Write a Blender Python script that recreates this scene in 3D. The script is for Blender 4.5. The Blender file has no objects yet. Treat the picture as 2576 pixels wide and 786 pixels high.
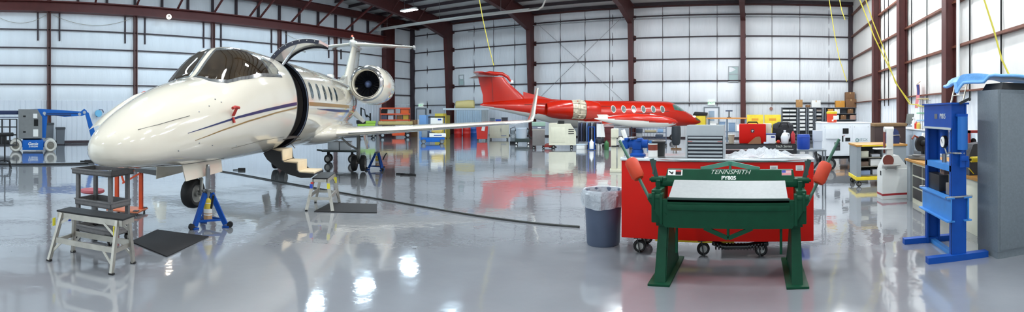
import bpy, bmesh, math, random
from math import sin, cos, tan, atan2, pi, sqrt, radians as R
from mathutils import Vector as V, Matrix
rnd = random.Random(7)
SC = bpy.context.scene
COL = SC.collection
# the photograph is a stitched cylinder panorama: F pixels per radian, X0 looks square at the far wall, HZ is the eye line, HC the eye height in metres
F, X0, HZ, HC = 1255.0, 1900.0, 287.0, 1.69
def A(px): return (px - X0) / F
def G(px, py, z=0.0):                      # the point at height z seen at a pixel
    r = F * (HC - z) / (py - HZ)
    return V((r * sin(A(px)), r * cos(A(px)), z))
def Q(px, rho, z=0.0): return V((rho * sin(A(px)), rho * cos(A(px)), z))
def XY(px, y, z=0.0): return V((y * tan(A(px)), y, z))
def Z(py, rho): return HC + (HZ - py) * rho / F

# ---------- materials ----------
def lin(c): return tuple(((v / 255) / 12.92 if v <= 10 else ((v / 255 + .055) / 1.055) ** 2.4) for v in c)
MATS = {}
def mat(name, rgb, rough=.5, metal=0, coat=0, noise=0.0, nscale=6.0, bump=0.0, bscale=30.0, stretch=None, rvar=0.0, alpha=1.0, trans=0.0, emit=0.0, spec=.5):
    if name in MATS: return MATS[name]
    m = bpy.data.materials.new(name); m.use_nodes = True
    nt = m.node_tree; b = nt.nodes['Principled BSDF']; L = nt.links
    c = lin(rgb) + (1,)
    b.inputs['Base Color'].default_value = c
    b.inputs['Roughness'].default_value = rough
    b.inputs['Metallic'].default_value = metal
    b.inputs['Coat Weight'].default_value = coat
    b.inputs['Coat Roughness'].default_value = .04
    b.inputs['Alpha'].default_value = alpha
    b.inputs['Transmission Weight'].default_value = trans
    b.inputs['Specular IOR Level'].default_value = spec
    if emit:
        b.inputs['Emission Color'].default_value = c; b.inputs['Emission Strength'].default_value = emit
    if noise or bump or rvar:
        tc = nt.nodes.new('ShaderNodeTexCoord'); src = tc.outputs['Object']
        if stretch:
            mp = nt.nodes.new('ShaderNodeMapping'); mp.inputs['Scale'].default_value = stretch
            L.new(src, mp.inputs['Vector']); src = mp.outputs['Vector']
        def nz(scale, det=4):
            n = nt.nodes.new('ShaderNodeTexNoise'); n.inputs['Scale'].default_value = scale; n.inputs['Detail'].default_value = det
            L.new(src, n.inputs['Vector']); return n.outputs['Fac']
        if noise:
            cr = nt.nodes.new('ShaderNodeValToRGB'); e = cr.color_ramp.elements
            e[0].position, e[1].position = .3, .72
            e[0].color = tuple(max(0, v * (1 - noise)) for v in c[:3]) + (1,)
            e[1].color = tuple(min(1, v * (1 + noise * .6)) for v in c[:3]) + (1,)
            L.new(nz(nscale), cr.inputs['Fac']); L.new(cr.outputs['Color'], b.inputs['Base Color'])
        if rvar:
            mr = nt.nodes.new('ShaderNodeMapRange'); mr.inputs['To Min'].default_value = max(.02, rough - rvar); mr.inputs['To Max'].default_value = rough + rvar
            L.new(nz(nscale * .7), mr.inputs['Value']); L.new(mr.outputs['Result'], b.inputs['Roughness'])
        if bump:
            bp = nt.nodes.new('ShaderNodeBump'); bp.inputs['Strength'].default_value = bump; bp.inputs['Distance'].default_value = .05
            L.new(nz(bscale), bp.inputs['Height']); L.new(bp.outputs['Normal'], b.inputs['Normal'])
    MATS[name] = m
    return m

# ---------- mesh builder ----------
class MB:
    def __init__(s): s.b = bmesh.new(); s.mi = 0
    def _fin(s, vs, M=None, flat=True):
        if M is not None: bmesh.ops.transform(s.b, matrix=M, verts=vs)
        return s
    def box(s, c, d, bev=0.0, rz=0.0, M=None, ry=0.0, rx=0.0):
        T = Matrix.Translation(V(c)) @ Matrix.Rotation(rz, 4, 'Z') @ Matrix.Rotation(ry, 4, 'Y') @ Matrix.Rotation(rx, 4, 'X')
        if M is not None: T = M @ T
        r = bmesh.ops.create_cube(s.b, size=1, matrix=T @ Matrix.Diagonal((*d, 1)))
        vs = r['verts']
        for f in {f for v in vs for f in v.link_faces}: f.material_index = s.mi
        if bev:
            bev = min(bev, min(d) * .45)
            es = list({e for v in vs for e in v.link_edges})
            r2 = bmesh.ops.bevel(s.b, geom=es, offset=bev, segments=2, profile=.6, affect='EDGES', clamp_overlap=True)
            for f in r2['faces']: f.material_index = s.mi
        return s
    def bx(s, x0, x1, y0, y1, z0, z1, bev=0.0):
        return s.box(((x0 + x1) / 2, (y0 + y1) / 2, (z0 + z1) / 2), (abs(x1 - x0), abs(y1 - y0), abs(z1 - z0)), bev)
    def bar(s, p, q, w, h=None, up=(0, 0, 1)):       # rectangular bar between two points
        p, q = V(p), V(q); d = q - p; h = h or w
        x = d.normalized(); u = V(up)
        if abs(x.dot(u)) > .98: u = V((1, 0, 0))
        y = u.cross(x).normalized(); z = x.cross(y)
        M = Matrix((x, y, z)).transposed().to_4x4(); M.translation = (p + q) / 2
        r = bmesh.ops.create_cube(s.b, size=1, matrix=M @ Matrix.Diagonal((d.length, w, h, 1)))
        for f in {f for v in r['verts'] for f in v.link_faces}: f.material_index = s.mi
        return s
    def ring(s, pts): return [s.b.verts.new(V(p)) for p in pts]
    def face(s, vs, smooth=False):
        try:
            f = s.b.faces.new(vs); f.smooth = smooth; f.material_index = s.mi; return f
        except ValueError: return None
    def loft(s, rings, cap=True, closed=True, smooth=True, skip=None):
        rs = [s.ring(r) for r in rings]; n = len(rs[0])
        for i in range(len(rs) - 1):
            for j in range(n if closed else n - 1):
                if skip and skip(i, j): continue
                k = (j + 1) % n
                s.face([rs[i][j], rs[i][k], rs[i + 1][k], rs[i + 1][j]], smooth)
        if cap and closed:
            s.face(list(reversed(rs[0])), False); s.face(rs[-1], False)
        return s
    def cyl(s, p, q, r, r2=None, n=20, cap=True):
        p, q = V(p), V(q); d = (q - p).normalized(); r2 = r if r2 is None else r2
        u = V((0, 0, 1)) if abs(d.z) < .9 else V((1, 0, 0))
        a = d.cross(u).normalized(); b = d.cross(a)
        mk = lambda c, rr: [c + a * (rr * cos(2 * pi * i / n)) + b * (rr * sin(2 * pi * i / n)) for i in range(n)]
        return s.loft([mk(p, r), mk(q, r2)], cap)
    def tube(s, pts, r, n=8, rr=None):
        pts = [V(p) for p in pts]; rings = []; a = None
        for i, p in enumerate(pts):
            d = (pts[min(i + 1, len(pts) - 1)] - pts[max(i - 1, 0)]).normalized()
            if a is None:
                u = V((0, 0, 1)) if abs(d.z) < .9 else V((1, 0, 0)); a = d.cross(u).normalized()
            a = (a - d * a.dot(d)).normalized(); b = d.cross(a)
            q = rr[i] if rr else r
            rings.append([p + a * (q * cos(2 * pi * j / n)) + b * (q * sin(2 * pi * j / n)) for j in range(n)])
        return s.loft(rings)
    def lathe(s, prof, n=28, M=None, cap=True, o=(0, 0, 0)):
        M = M or Matrix.Identity(4); o = V(o)
        return s.loft([[M @ (o + V((max(r, 1e-4) * cos(2 * pi * i / n), max(r, 1e-4) * sin(2 * pi * i / n), z))) for i in range(n)] for r, z in prof], cap)
    def prism(s, poly, y0, y1, M=None):               # polygon in x,z drawn out along y
        M = M or Matrix.Identity(4)
        return s.loft([[M @ V((x, y0, z)) for x, z in poly], [M @ V((x, y1, z)) for x, z in poly]], True, True, False)
    def grid(s, fn, us, vs, smooth=True):
        P = [[s.b.verts.new(V(fn(u, v))) for v in vs] for u in us]
        for i in range(len(us) - 1):
            for j in range(len(vs) - 1): s.face([P[i][j], P[i + 1][j], P[i + 1][j + 1], P[i][j + 1]], smooth)
        return s
    def shell(s, fn, us, vs, th):                     # a curved sheet with thickness; fn(u,v,offset)
        s.grid(lambda u, v: fn(u, v, 0), us, vs); s.grid(lambda u, v: fn(u, v, -th), us, vs)
        for u in (us[0], us[-1]): s.grid(lambda k, v: fn(u, v, -th * k), (0, 1), vs, False)
        for v in (vs[0], vs[-1]): s.grid(lambda u, k: fn(u, v, -th * k), us, (0, 1), False)
        bmesh.ops.remove_doubles(s.b, verts=s.b.verts[:], dist=1e-5)
        return s
    def ball(s, c, r, nu=16, nv=10, M=None):
        r = (r, r, r) if isinstance(r, (int, float)) else r
        T = Matrix.Translation(V(c)) @ (M or Matrix.Identity(4)) @ Matrix.Diagonal((*r, 1))
        q = bmesh.ops.create_uvsphere(s.b, u_segments=nu, v_segments=nv, radius=1, matrix=T)
        for f in {f for v in q['verts'] for f in v.link_faces}: f.smooth = True; f.material_index = s.mi
        return s
    def build(s, name, m, parent=None, sharp=38, loc=None, rz=0.0, recalc=True):
        bm = s.b
        if recalc: bmesh.ops.recalc_face_normals(bm, faces=bm.faces[:])
        me = bpy.data.meshes.new(name); bm.to_mesh(me); bm.free()
        for k in (m if isinstance(m, (list, tuple)) else [m]): me.materials.append(k)
        me.polygons.foreach_set('use_smooth', [True] * len(me.polygons))
        try: me.set_sharp_from_angle(angle=R(sharp))
        except Exception: pass
        o = bpy.data.objects.new(name, me); COL.objects.link(o)
        if parent is not None: o.parent = parent
        if loc is not None: o.location = loc
        if rz: o.rotation_euler = (0, 0, rz)
        return o
def tag(o, label, cat, group=None):
    o['label'] = label; o['category'] = cat
    if group: o['group'] = group
    return o
def thing(name, label, cat, loc=(0, 0, 0), rz=0.0, group=None):
    o = bpy.data.objects.new(name, None); COL.objects.link(o)
    o.empty_display_size = .1; o.location = loc; o.rotation_euler = (0, 0, rz)
    return tag(o, label, cat, group)
def struct(o, kind='structure'):
    o['kind'] = kind; return o
def dup(root, loc, rz=None, label=None, group=None, scale=None):
    r = root.copy(); COL.objects.link(r); r.location = loc
    if rz is not None: r.rotation_euler = (0, 0, rz)
    if scale: r.scale = scale
    if label: r['label'] = label
    if group: r['group'] = group
    for ch in list(root.children):
        c = ch.copy(); COL.objects.link(c); c.parent = r
        for g in list(ch.children):
            d = g.copy(); COL.objects.link(d); d.parent = c
    return r
def text(s, size, m, parent, loc, rot=(R(90), 0, 0), name='lettering', ext=.001, shear=0.0, sx=1.0, align='CENTER', bold=0.0):
    cu = bpy.data.curves.new('t', 'FONT'); cu.body = s; cu.size = size; cu.extrude = ext; cu.shear = shear
    cu.align_x = align; cu.align_y = 'CENTER'; cu.offset = bold
    o = bpy.data.objects.new('t', cu); COL.objects.link(o); bpy.context.view_layer.update()
    me = bpy.data.meshes.new_from_object(o.evaluated_get(bpy.context.evaluated_depsgraph_get()))
    bpy.data.objects.remove(o); bpy.data.curves.remove(cu)
    me.materials.clear(); me.materials.append(m); me.name = name
    q = bpy.data.objects.new(name, me); COL.objects.link(q); q.parent = parent
    q.location = loc; q.rotation_euler = rot; q.scale = (sx, 1, 1)
    return q
def smooth1(x): x = max(0, min(1, x)); return x * x * (3 - 2 * x)
def table(tab, t):                                   # smooth interpolation of rows (t, a, b, ...)
    if t <= tab[0][0]: return tab[0][1:]
    for i in range(len(tab) - 1):
        a, b = tab[i], tab[i + 1]
        if t <= b[0]:
            p = tab[max(i - 1, 0)]; n = tab[min(i + 2, len(tab) - 1)]; h = b[0] - a[0]; u = (t - a[0]) / h; out = []
            for k in range(1, len(a)):
                m0 = (b[k] - p[k]) / (b[0] - p[0]); m1 = (n[k] - a[k]) / (n[0] - a[0])
                out.append((2*u**3 - 3*u*u + 1) * a[k] + (u**3 - 2*u*u + u) * h * m0 + (-2*u**3 + 3*u*u) * b[k] + (u**3 - u*u) * h * m1)
            return tuple(out)
    return tab[-1][1:]
def lerp(a, b, t): return a + (b - a) * t
def pl(pts, u):                                      # a point along a polyline, u in 0..1 by index
    x = u * (len(pts) - 1); i = min(int(x), len(pts) - 2); f = x - i
    return tuple(lerp(a, b, f) for a, b in zip(pts[i], pts[i + 1]))
def span(a, b, n): return [a + (b - a) * i / n for i in range(n + 1)]

# palette
wht = mat('white_gloss_paint', (238, 236, 228), .12, coat=1)
whm = mat('white_powder_coat', (222, 226, 230), .45, noise=.04)
redsteel = mat('dark_red_primer_steel', (76, 32, 30), .55, noise=.18, nscale=3)
redsteel2 = mat('red_primer_beam', (94, 34, 30), .5, noise=.15, nscale=3)
darksteel = mat('dark_steel_girt', (58, 44, 50), .6, noise=.2, nscale=4)
black = mat('black_rubber', (22, 22, 24), .6, noise=.2, nscale=20)
blk = mat('black_gloss_paint', (16, 16, 18), .25)
dark = mat('dark_recess', (12, 12, 14), .8)
alu = mat('mill_aluminium', (186, 182, 172), .38, metal=.8, noise=.15, nscale=9)
steel = mat('worn_steel', (150, 152, 154), .3, metal=.9, noise=.15, nscale=12)
chrome = mat('polished_metal', (215, 215, 215), .12, metal=1)
green = mat('machine_green_enamel', (4, 62, 40), .5, spec=.2, noise=.12, nscale=8)
toolred = mat('tool_cabinet_red', (198, 20, 8), .5, coat=.0, spec=.2, noise=.05, nscale=4)
orange = mat('orange_enamel', (222, 82, 34), .45, noise=.12, nscale=8)
wtorange = mat('orange_counterweight_paint', (190, 54, 14), .6, noise=.15, nscale=10)
blue = mat('machine_blue_enamel', (12, 72, 156), .45, spec=.25, noise=.1, nscale=6)
blue2 = mat('lift_blue_paint', (8, 92, 176), .45, spec=.3, noise=.06)
ltblue = mat('press_light_blue', (58, 132, 204), .45, noise=.1)
grey = mat('grey_enamel', (122, 130, 136), .5, noise=.08)
cabgrey = mat('locker_grey_enamel', (112, 120, 126), .55, noise=.1, nscale=40, bump=.05, bscale=300)
ltgrey = mat('light_grey_enamel', (170, 176, 180), .5, noise=.06)
plasticg = mat('grey_structural_foam', (112, 110, 110), .6, noise=.15, nscale=30, bump=.1, bscale=120)
yellow = mat('safety_yellow', (232, 204, 40), .45, noise=.08)
wood = mat('varnished_wood_top', (178, 128, 58), .45, noise=.25, nscale=5, stretch=(1, 12, 1))
card = mat('cardboard', (176, 132, 84), .8, noise=.12)
paper = mat('paper_white', (232, 232, 228), .7)
cream = mat('cream_enamel', (214, 212, 190), .45, noise=.06)
beige = mat('beige_enamel', (206, 202, 184), .5, noise=.06)
blueplast = mat('blue_plastic', (28, 70, 170), .4)
clearpl = mat('clear_plastic_film', (225, 232, 238), .18, alpha=.55, bump=.6, bscale=18)
LAMP, EXPO = 122.0, 0.15
# ======================= the hangar =======================
WL, WR, WB, WF = -28.1, 6.76, 34.2, -14.0            # left (hangar door), right, back, front opening
EAVE = 9.35
def roofz(y): return EAVE + .1 * (WB - y) if y > 8 else EAVE + .1 * (WB - 8) - .1 * (8 - y)
# floor: glossy grey epoxy with long shallow waves
fm = bpy.data.materials.new('grey_epoxy_floor'); fm.use_nodes = True
nt = fm.node_tree; b = nt.nodes['Principled BSDF']; L = nt.links
tc = nt.nodes.new('ShaderNodeTexCoord')
n1 = nt.nodes.new('ShaderNodeTexNoise'); n1.inputs['Scale'].default_value = .55; n1.inputs['Detail'].default_value = 5
cr = nt.nodes.new('ShaderNodeValToRGB'); e = cr.color_ramp.elements
e[0].position, e[1].position = .3, .7; e[0].color = lin((126, 129, 134)) + (1,); e[1].color = lin((139, 142, 147)) + (1,)
L.new(tc.outputs['Object'], n1.inputs['Vector']); L.new(n1.outputs['Fac'], cr.inputs['Fac']); L.new(cr.outputs['Color'], b.inputs['Base Color'])
b.inputs['Roughness'].default_value = .09; b.inputs['Coat Weight'].default_value = .8; b.inputs['Coat Roughness'].default_value = .03; b.inputs['Coat IOR'].default_value = 1.6
n2 = nt.nodes.new('ShaderNodeTexNoise'); n2.inputs['Scale'].default_value = 1.6; n2.inputs['Detail'].default_value = 2.5
n3 = nt.nodes.new('ShaderNodeTexNoise'); n3.inputs['Scale'].default_value = 9; n3.inputs['Detail'].default_value = 2
mx = nt.nodes.new('ShaderNodeMath'); mx.operation = 'MULTIPLY_ADD'; mx.inputs[1].default_value = .2
L.new(tc.outputs['Object'], n2.inputs['Vector']); L.new(tc.outputs['Object'], n3.inputs['Vector'])
L.new(n3.outputs['Fac'], mx.inputs[0]); L.new(n2.outputs['Fac'], mx.inputs[2])
bp = nt.nodes.new('ShaderNodeBump'); bp.inputs['Strength'].default_value = .35; bp.inputs['Distance'].default_value = .012
L.new(mx.outputs[0], bp.inputs['Height']); L.new(bp.outputs['Normal'], b.inputs['Normal']); L.new(bp.outputs['Normal'], b.inputs['Coat Normal'])
m = MB(); m.bx(WL - .3, WR + .3, WF, WB + .3, -.2, 0); struct(m.build('floor', fm))

# insulation blanket walls: pillows between the girts, vertical straps
insul = mat('white_vinyl_insulation', (240, 243, 246), .32, noise=.05, nscale=1.2, bump=.55, bscale=5, stretch=(1.6, 1.6, .22))
insul_r = mat('white_insulation_matt', (226, 224, 220), .55, noise=.05, nscale=1.2, bump=.45, bscale=6, stretch=(1.8, 1.8, .2))
liner = mat('white_liner_panel', (222, 226, 232), .4, noise=.04, nscale=1)
zb = [2.44, 3.97, 5.49, 7.02, 8.52, 9.35]
zl = [2.47, 3.37, 4.43, 5.44, 6.47, 7.44]
def blanket(name, fn, us, zs, bulge, m, strap):
    zz = []
    for a, b_ in zip(zs, zs[1:]): zz += [lerp(a, b_, k / 6) for k in range(6)]
    zz.append(zs[-1])
    def d(u, z):
        for a, b_ in zip(zs, zs[1:]):
            if z <= b_ + 1e-6:
                k = sin(pi * max(0, min(1, (z - a) / (b_ - a)))); break
        q = abs(sin(pi * u / strap)) ** .35
        return bulge * k ** .7 * (.35 + .65 * q)
    w = MB(); w.grid(lambda u, z: fn(u, z, d(u, z)), us, zz)
    return struct(w.build(name, m, sharp=60, recalc=False))
def corrug(name, fn, length, z0, z1):
    us, u = [], 0
    while u < length:
        us += [(u, 0), (u + .24, 0), (u + .255, .018), (u + .285, .018)]; u += .3
    us.append((length, 0))
    w = MB(); w.loft([[fn(u, z0, d) for u, d in us], [fn(u, z1, d) for u, d in us]], False, False, False)
    return struct(w.build(name, liner, recalc=False))
LB = WR - WL; LL = WB - WF
blanket('wall_back', lambda u, z, d: (WR - u, WB - .02 - d, z), span(0, LB, 190), zb, .15, insul, 1.9)
corrug('wall_back_lower', lambda u, z, d: (WR - u, WB - .05 - d, z), LB, 0, 2.44)
LLd = 31.3 - WF
blanket('wall_left', lambda u, z, d: (WL + .02 + d, WB - u, z), span(0, LL, 220), [2.47, 3.37, 4.43, 5.44, 6.47, 7.44, 9.35, 12.1], .06, insul, 1.29)
corrug('wall_left_lower', lambda u, z, d: (WL + .03 + d, WB - u, z), LL, .0, 2.47)
blanket('wall_right', lambda u, z, d: (WR - .02 - d, WF + u, z), span(0, LL, 220), [2.44, 3.97, 5.49, 7.02, 8.52, 9.9, 12.1], .05, insul_r, 1.53)
corrug('wall_right_lower', lambda u, z, d: (WR - .05 - d, WF + u, z), LL, 0, 2.44)
for nm, x0, x1, y0, y1 in (('baseboard_back', WL, WR, WB - .09, WB + .1), ('baseboard_left', WL - .1, WL + .09, WF, WB), ('baseboard_right', WR - .09, WR + .1, WF, WB)):
    w = MB(); w.bx(x0, x1, y0, y1, .02 if 'left' in nm else 0, .16 if 'left' in nm else .1); struct(w.build(nm, darksteel))
# roof sheet
roofm = mat('white_roof_insulation', (205, 205, 202), .6, bump=.4, bscale=4, stretch=(.3, 3, 1))
w = MB(); w.grid(lambda y, x: (x, y, roofz(y)), [WF, 0, 8, 16, 24, WB + .2], [WL - .2, WR + .2]); struct(w.build('ceiling', roofm, recalc=False))
# girts
gi = 0
def girt(name, p, q, w_, h_, m_=darksteel):
    k = MB(); k.bar(p, q, w_, h_); return struct(k.build(name, m_))
for z in zb[:-1]:
    girt('girt_beam', (WL, WB - .12, z), (WR, WB - .12, z), .16, .07 if z > 2.5 else .035)
girt('eave_beam', (WL, WB - .2, 9.22), (WR, WB - .2, 9.22), .3, .22, redsteel)
for z in zl[1:-1]:
    girt('girt_beam', (WL + .12, WF, z), (WL + .12, 30.7, z), .14, .055)
for z in (3.3, 4.75, 6.2, 7.6, 9.0):
    girt('girt_beam', (WL + .12, 31.2, z), (WL + .12, WB - .2, z), .14, .08)
brn = mat('brown_girt', (112, 66, 50), .55, noise=.2, nscale=3)
for z in (2.44, 3.97, 5.49, 7.02, 8.52):
    girt('girt_beam', (WR - .12, WF, z), (WR - .12, WB - .2, z), .16, .08 if z > 2.5 else .05, brn)
# vertical straps over the insulation
def strap(p, q, t_=.05, m_=darksteel):
    k = MB(); k.bar(p, q, t_, .03); return struct(k.build('wall_trim', m_))
cx = [34.2 * tan(A(p)) for p in (1140, 1345, 1595, 1870, 2148)]
cx = [cx[0] - .0, cx[1], cx[2], cx[3]]
for px in (1075, 1193, 1242, 1295, 1410, 1472, 1534, 1541, 1667, 1734, 1804, 1942, 2012, 2085):
    x = 34.1 * tan(A(px)); strap((x, WB - .1, 2.2), (x, WB - .1, 9.2), .06)
for px in (2226, 2236, 2294, 2333, 2441, 2520):
    y = (WR - .1) / tan(A(px)); strap((WR - .12, y, 2.1), (WR - .12, y, 11.0), .055, dark)
# long wall columns: tapered web with haunch and rafter
def frame_col(x):
    k = MB()
    o = [(WB - .05, 0), (WB - .05, 9.15), (30.4, 9.55), (8, 11.75), (8, 10.85), (30.4, 8.55), (33.05, 7.9), (33.55, 0)]
    k.prism([(y, z) for y, z in o], -.012, .012, Matrix(((0, 1, 0, x), (1, 0, 0, 0), (0, 0, 1, 0), (0, 0, 0, 1))))
    def fl(a, b_): k.bar((x, a[0], a[1]), (x, b_[0], b_[1]), .34, .025, (1, 0, 0)) if False else k.bar((x, a[0], a[1]), (x, b_[0], b_[1]), .025, .34, (1, 0, 0))
    for a, b_ in ((o[0], o[1]), (o[1], o[2]), (o[2], o[3]), (o[4], o[5]), (o[5], o[6]), (o[6], o[7])): fl(a, b_)
    k.bar((x - .3, 33.8, .01), (x + .3, 33.8, .01), .7, .02)
    return struct(k.build('steel_frame_column', redsteel))
for x in cx: frame_col(x)
# corner columns
for (x, y, wx, wy) in ((WL + .25, WB - .25, .3, .3), (WR - .2, WB - .25, .3, .3)):
    k = MB(); k.bx(x - wx / 2, x + wx / 2, y - wy / 2, y + wy / 2, 0, 9.1); struct(k.build('corner_column', darksteel))
k = MB(); k.bx(WL + .1, WL + .6, 30.15, 30.2, 0, 9.6); k.bx(WL + .1, WL + .6, 31.15, 31.2, 0, 9.6); k.bx(WL + .33, WL + .36, 30.2, 31.15, 0, 9.6)
struct(k.build('door_jamb_column', redsteel))
# right wall columns
for px in (2203, 2268, 2386, 2640):
    y = 6.45 / tan(A(px))
    k = MB(); k.bx(6.27, 6.30, y - .2, y + .2, 0, 11.6); k.bx(6.62, 6.66, y - .2, y + .2, 0, 11.6); k.bx(6.3, 6.62, y - .012, y + .012, 0, 11.6)
    k.bx(6.2, 6.68, y - .25, y + .25, 0, .02); struct(k.build('wall_column', redsteel))
# downpipe beside the nearest column
k = MB(); y = 6.45 / tan(A(2398)); k.cyl((6.5, y - .3, 2.3), (6.5, y - .3, 11), .06); struct(k.build('conduit_trim', whm))
# hangar door posts with their short hangers
posts = [4.36 + 5.15 * i for i in range(-2, 5)]
for i, y in enumerate(posts):
    k = MB(); k.bx(WL + .05, WL + .3, y - .1, y - .07, 0, 7.44); k.bx(WL + .05, WL + .3, y + .07, y + .1, 0, 7.44); k.bx(WL + .16, WL + .19, y - .07, y + .07, 0, 7.44)
    struct(k.build('door_column', mat('door_post_paint', (100, 66, 62), .5, noise=.15, nscale=3)))
    for d in (-.62, .62):
        k = MB(); k.bx(WL + .06, WL + .16, y + d - .04, y + d + .04, 5.85, 7.44); struct(k.build('door_trim', darksteel))
# header beam over the door
k = MB(); k.bx(WL + .0, WL + .6, WF, 30.2, 7.44, 7.5); k.bx(WL + .28, WL + .31, WF, 30.2, 7.5, 7.98); k.bx(WL + .0, WL + .6, WF, 30.2, 7.98, 8.04)
struct(k.build('door_header_beam', redsteel2))
k = MB(); k.bx(WL + .7, WL + 1.0, 14, WB, 9.0, 9.04); k.bx(WL + .83, WL + .87, 14, WB, 9.04, 9.5); k.bx(WL + .7, WL + 1.0, 14, WB, 9.5, 9.54)
for i in range(4): k.bx(WL + .2, WL + .84, 14.5 + 5 * i, 14.6 + 5 * i, 9.1, 9.4)
struct(k.build('gable_beam', redsteel))
# short studs and braces above the header
for i in range(22):
    y = -6 + i * 1.72
    k = MB(); k.bx(WL + .1, WL + .28, y - .06, y + .06, 8.04, min(roofz(y), 9.6)); struct(k.build('gable_beam', darksteel))
for i, y in enumerate([-3.3, -.8, 1.9, 4.4, 7, 9.5, 12.1, 14.6, 17.2, 18.0, 20.6, 22.9, 25.7, 28.2]):
    k = MB(); k.bar((WL + .4, y, 8.0), (WL + 3.6, y - .3, 9.35), .1, .1); struct(k.build('brace_beam', redsteel2))
# purlins run along the long wall
y = WB - .5
while y > 6:
    z = roofz(y) - .12
    k = MB(); k.bx(WL, WR, y - .04, y + .04, z - .11, z + .1); k.bx(WL, WR, y - .1, y - .04, z - .11, z - .09); struct(k.build('purlin_beam', darksteel))
    y -= 1.45
# flange braces from rafter to purlin
for x in cx[:3]:
    for i in range(3):
        y = 29.4 - 2.9 * i
        for s_ in (-1, 1):
            k = MB(); k.bar((x + .05 * s_, y, 8.75 + .1 * (29.4 - y)), (x + .9 * s_, y, roofz(y) - .22), .06, .06); struct(k.build('brace_beam', redsteel))
# X bracing rods in one bay of the long wall
for a, b_ in (((-16.0, 8.6), (-9.2, 2.6)), ((-9.2, 8.6), (-16.0, 2.6))):
    k = MB(); k.cyl((a[0], WB - .25, a[1]), (b_[0], WB - .25, b_[1]), .012, n=6); struct(k.build('wall_trim', steel))
# conduits on the long wall
for z, y in ((8.35, WB - .3), (2.5, WB - .2)):
    k = MB(); k.cyl((-22, y, z), (WR - .3, y, z), .03, n=8); struct(k.build('conduit_trim', ltgrey))
# doors in the far wall
def wall_door(n, px, label):
    x = 34.1 * tan(A(px)); r = bpy.data.objects.new('door_%d' % n, None); COL.objects.link(r); r.location = (x, WB - .1, 0); struct(r)
    k = MB(); k.bx(-.46, .46, -.03, .02, .01, 2.1, .005); k.build('door_leaf', liner, r)
    k = MB(); k.bx(-.54, -.46, -.06, .05, 0, 2.18); k.bx(.46, .54, -.06, .05, 0, 2.18); k.bx(-.46, .46, -.06, .05, 2.1, 2.18); k.build('door_frame', mat('door_frame_grey', (120, 128, 136), .5), r)
    k = MB(); k.box((.36, -.06, 1.0), (.12, .06, .05), .01); k.build('door_handle', steel, r)
    if n == 1:
        k = MB(); k.bx(-.2, .2, -.045, -.03, 1.2, 1.9); k.build('door_window', mat('door_glass', (150, 170, 190), .1), r)
    sg = thing('exit_sign', label, 'exit sign', (x, WB - .16, 2.3), 0)
    k = MB(); k.bx(-.25, .25, -.06, .06, 0, .28, .02); k.build('sign_box', mat('sign_white', (228, 240, 232), .4, emit=.4), sg)
    text('EXIT', .24, mat('exit_green', (30, 170, 90), .5, emit=.8), sg, (0, -.062, .14))
wall_door(1, 1790, 'pale green exit sign over the door beyond the red jet nose')
wall_door(2, 1060, 'pale green exit sign over the door in the far corner, left of the yellow bale')
# light switch plate and horn beside the far left door
k = MB(); k.bx(-.1, .1, -.05, 0, -.16, .16, .02); tag(k.build('wall_switch', darksteel, None, loc=(34.1 * tan(A(1082)), WB - .07, 1.9)), 'small dark box on the white wall beside the far left door', 'switch')
k = MB(); k.cyl((0, 0, 0), (0, -.08, 0), .12); tag(k.build('wall_bell', mat('bell_brown', (150, 110, 100), .5), None, loc=(34.1 * tan(A(1940)), WB - .07, 2.05)), 'round brownish bell on the far wall left of the parts shelves', 'bell')
# small framed windows high on the far wall
for n, (px, py) in enumerate(((1845, 187), (1162, 202))):
    rho = 34.1 / cos(A(px)); x = 34.1 * tan(A(px)); z = Z(py, rho)
    r = bpy.data.objects.new('window_%d' % (n + 1), None); COL.objects.link(r); r.location = (x, WB - .14, z); struct(r)
    k = MB(); w_, h_ = (.3, .48) if n == 0 else (.2, .38)
    k.bx(-w_ - .06, -w_, -.06, .02, -h_ - .06, h_ + .06); k.bx(w_, w_ + .06, -.06, .02, -h_ - .06, h_ + .06); k.bx(-w_, w_, -.06, .02, h_, h_ + .06); k.bx(-w_, w_, -.06, .02, -h_ - .06, -h_); k.bx(-w_, w_, -.05, .0, -.03, .03)
    k.build('window_frame', ltgrey, r)
    k = MB(); k.bx(-w_, w_, -.02, .0, -h_, h_); k.build('window_pane', mat('pale_green_pane', (176, 198, 196), .1), r)
# small flag on the right wall
yf = 6.6 / tan(A(2312)); fl = thing('wall_flag', 'small striped flag hanging on the right wall above the benches', 'flag', (6.5, yf, Z(214, 6.6 / sin(A(2312)))))
k = MB(); k.grid(lambda u, v: (-.02 + .03 * sin(v * 5), -.42 * u + .1 * v, -.95 * v), span(0, 1, 6), span(0, 1, 10)); k.build('flag_cloth', mat('flag_red_white', (206, 120, 124), .8, noise=.6, nscale=14, stretch=(.1, 8, .3)), fl)
k = MB(); k.grid(lambda u, v: (-.03 + .03 * sin(v * 2), -.30 * u - .05, -.42 * v), span(0, 1, 4), span(0, 1, 6)); k.build('flag_canton', mat('flag_blue', (44, 52, 110), .8), fl)
k = MB(); k.cyl((0.02, .05, .02), (-.02, -.5, .1), .012, n=8); k.build('flag_staff', wood, fl)
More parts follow.
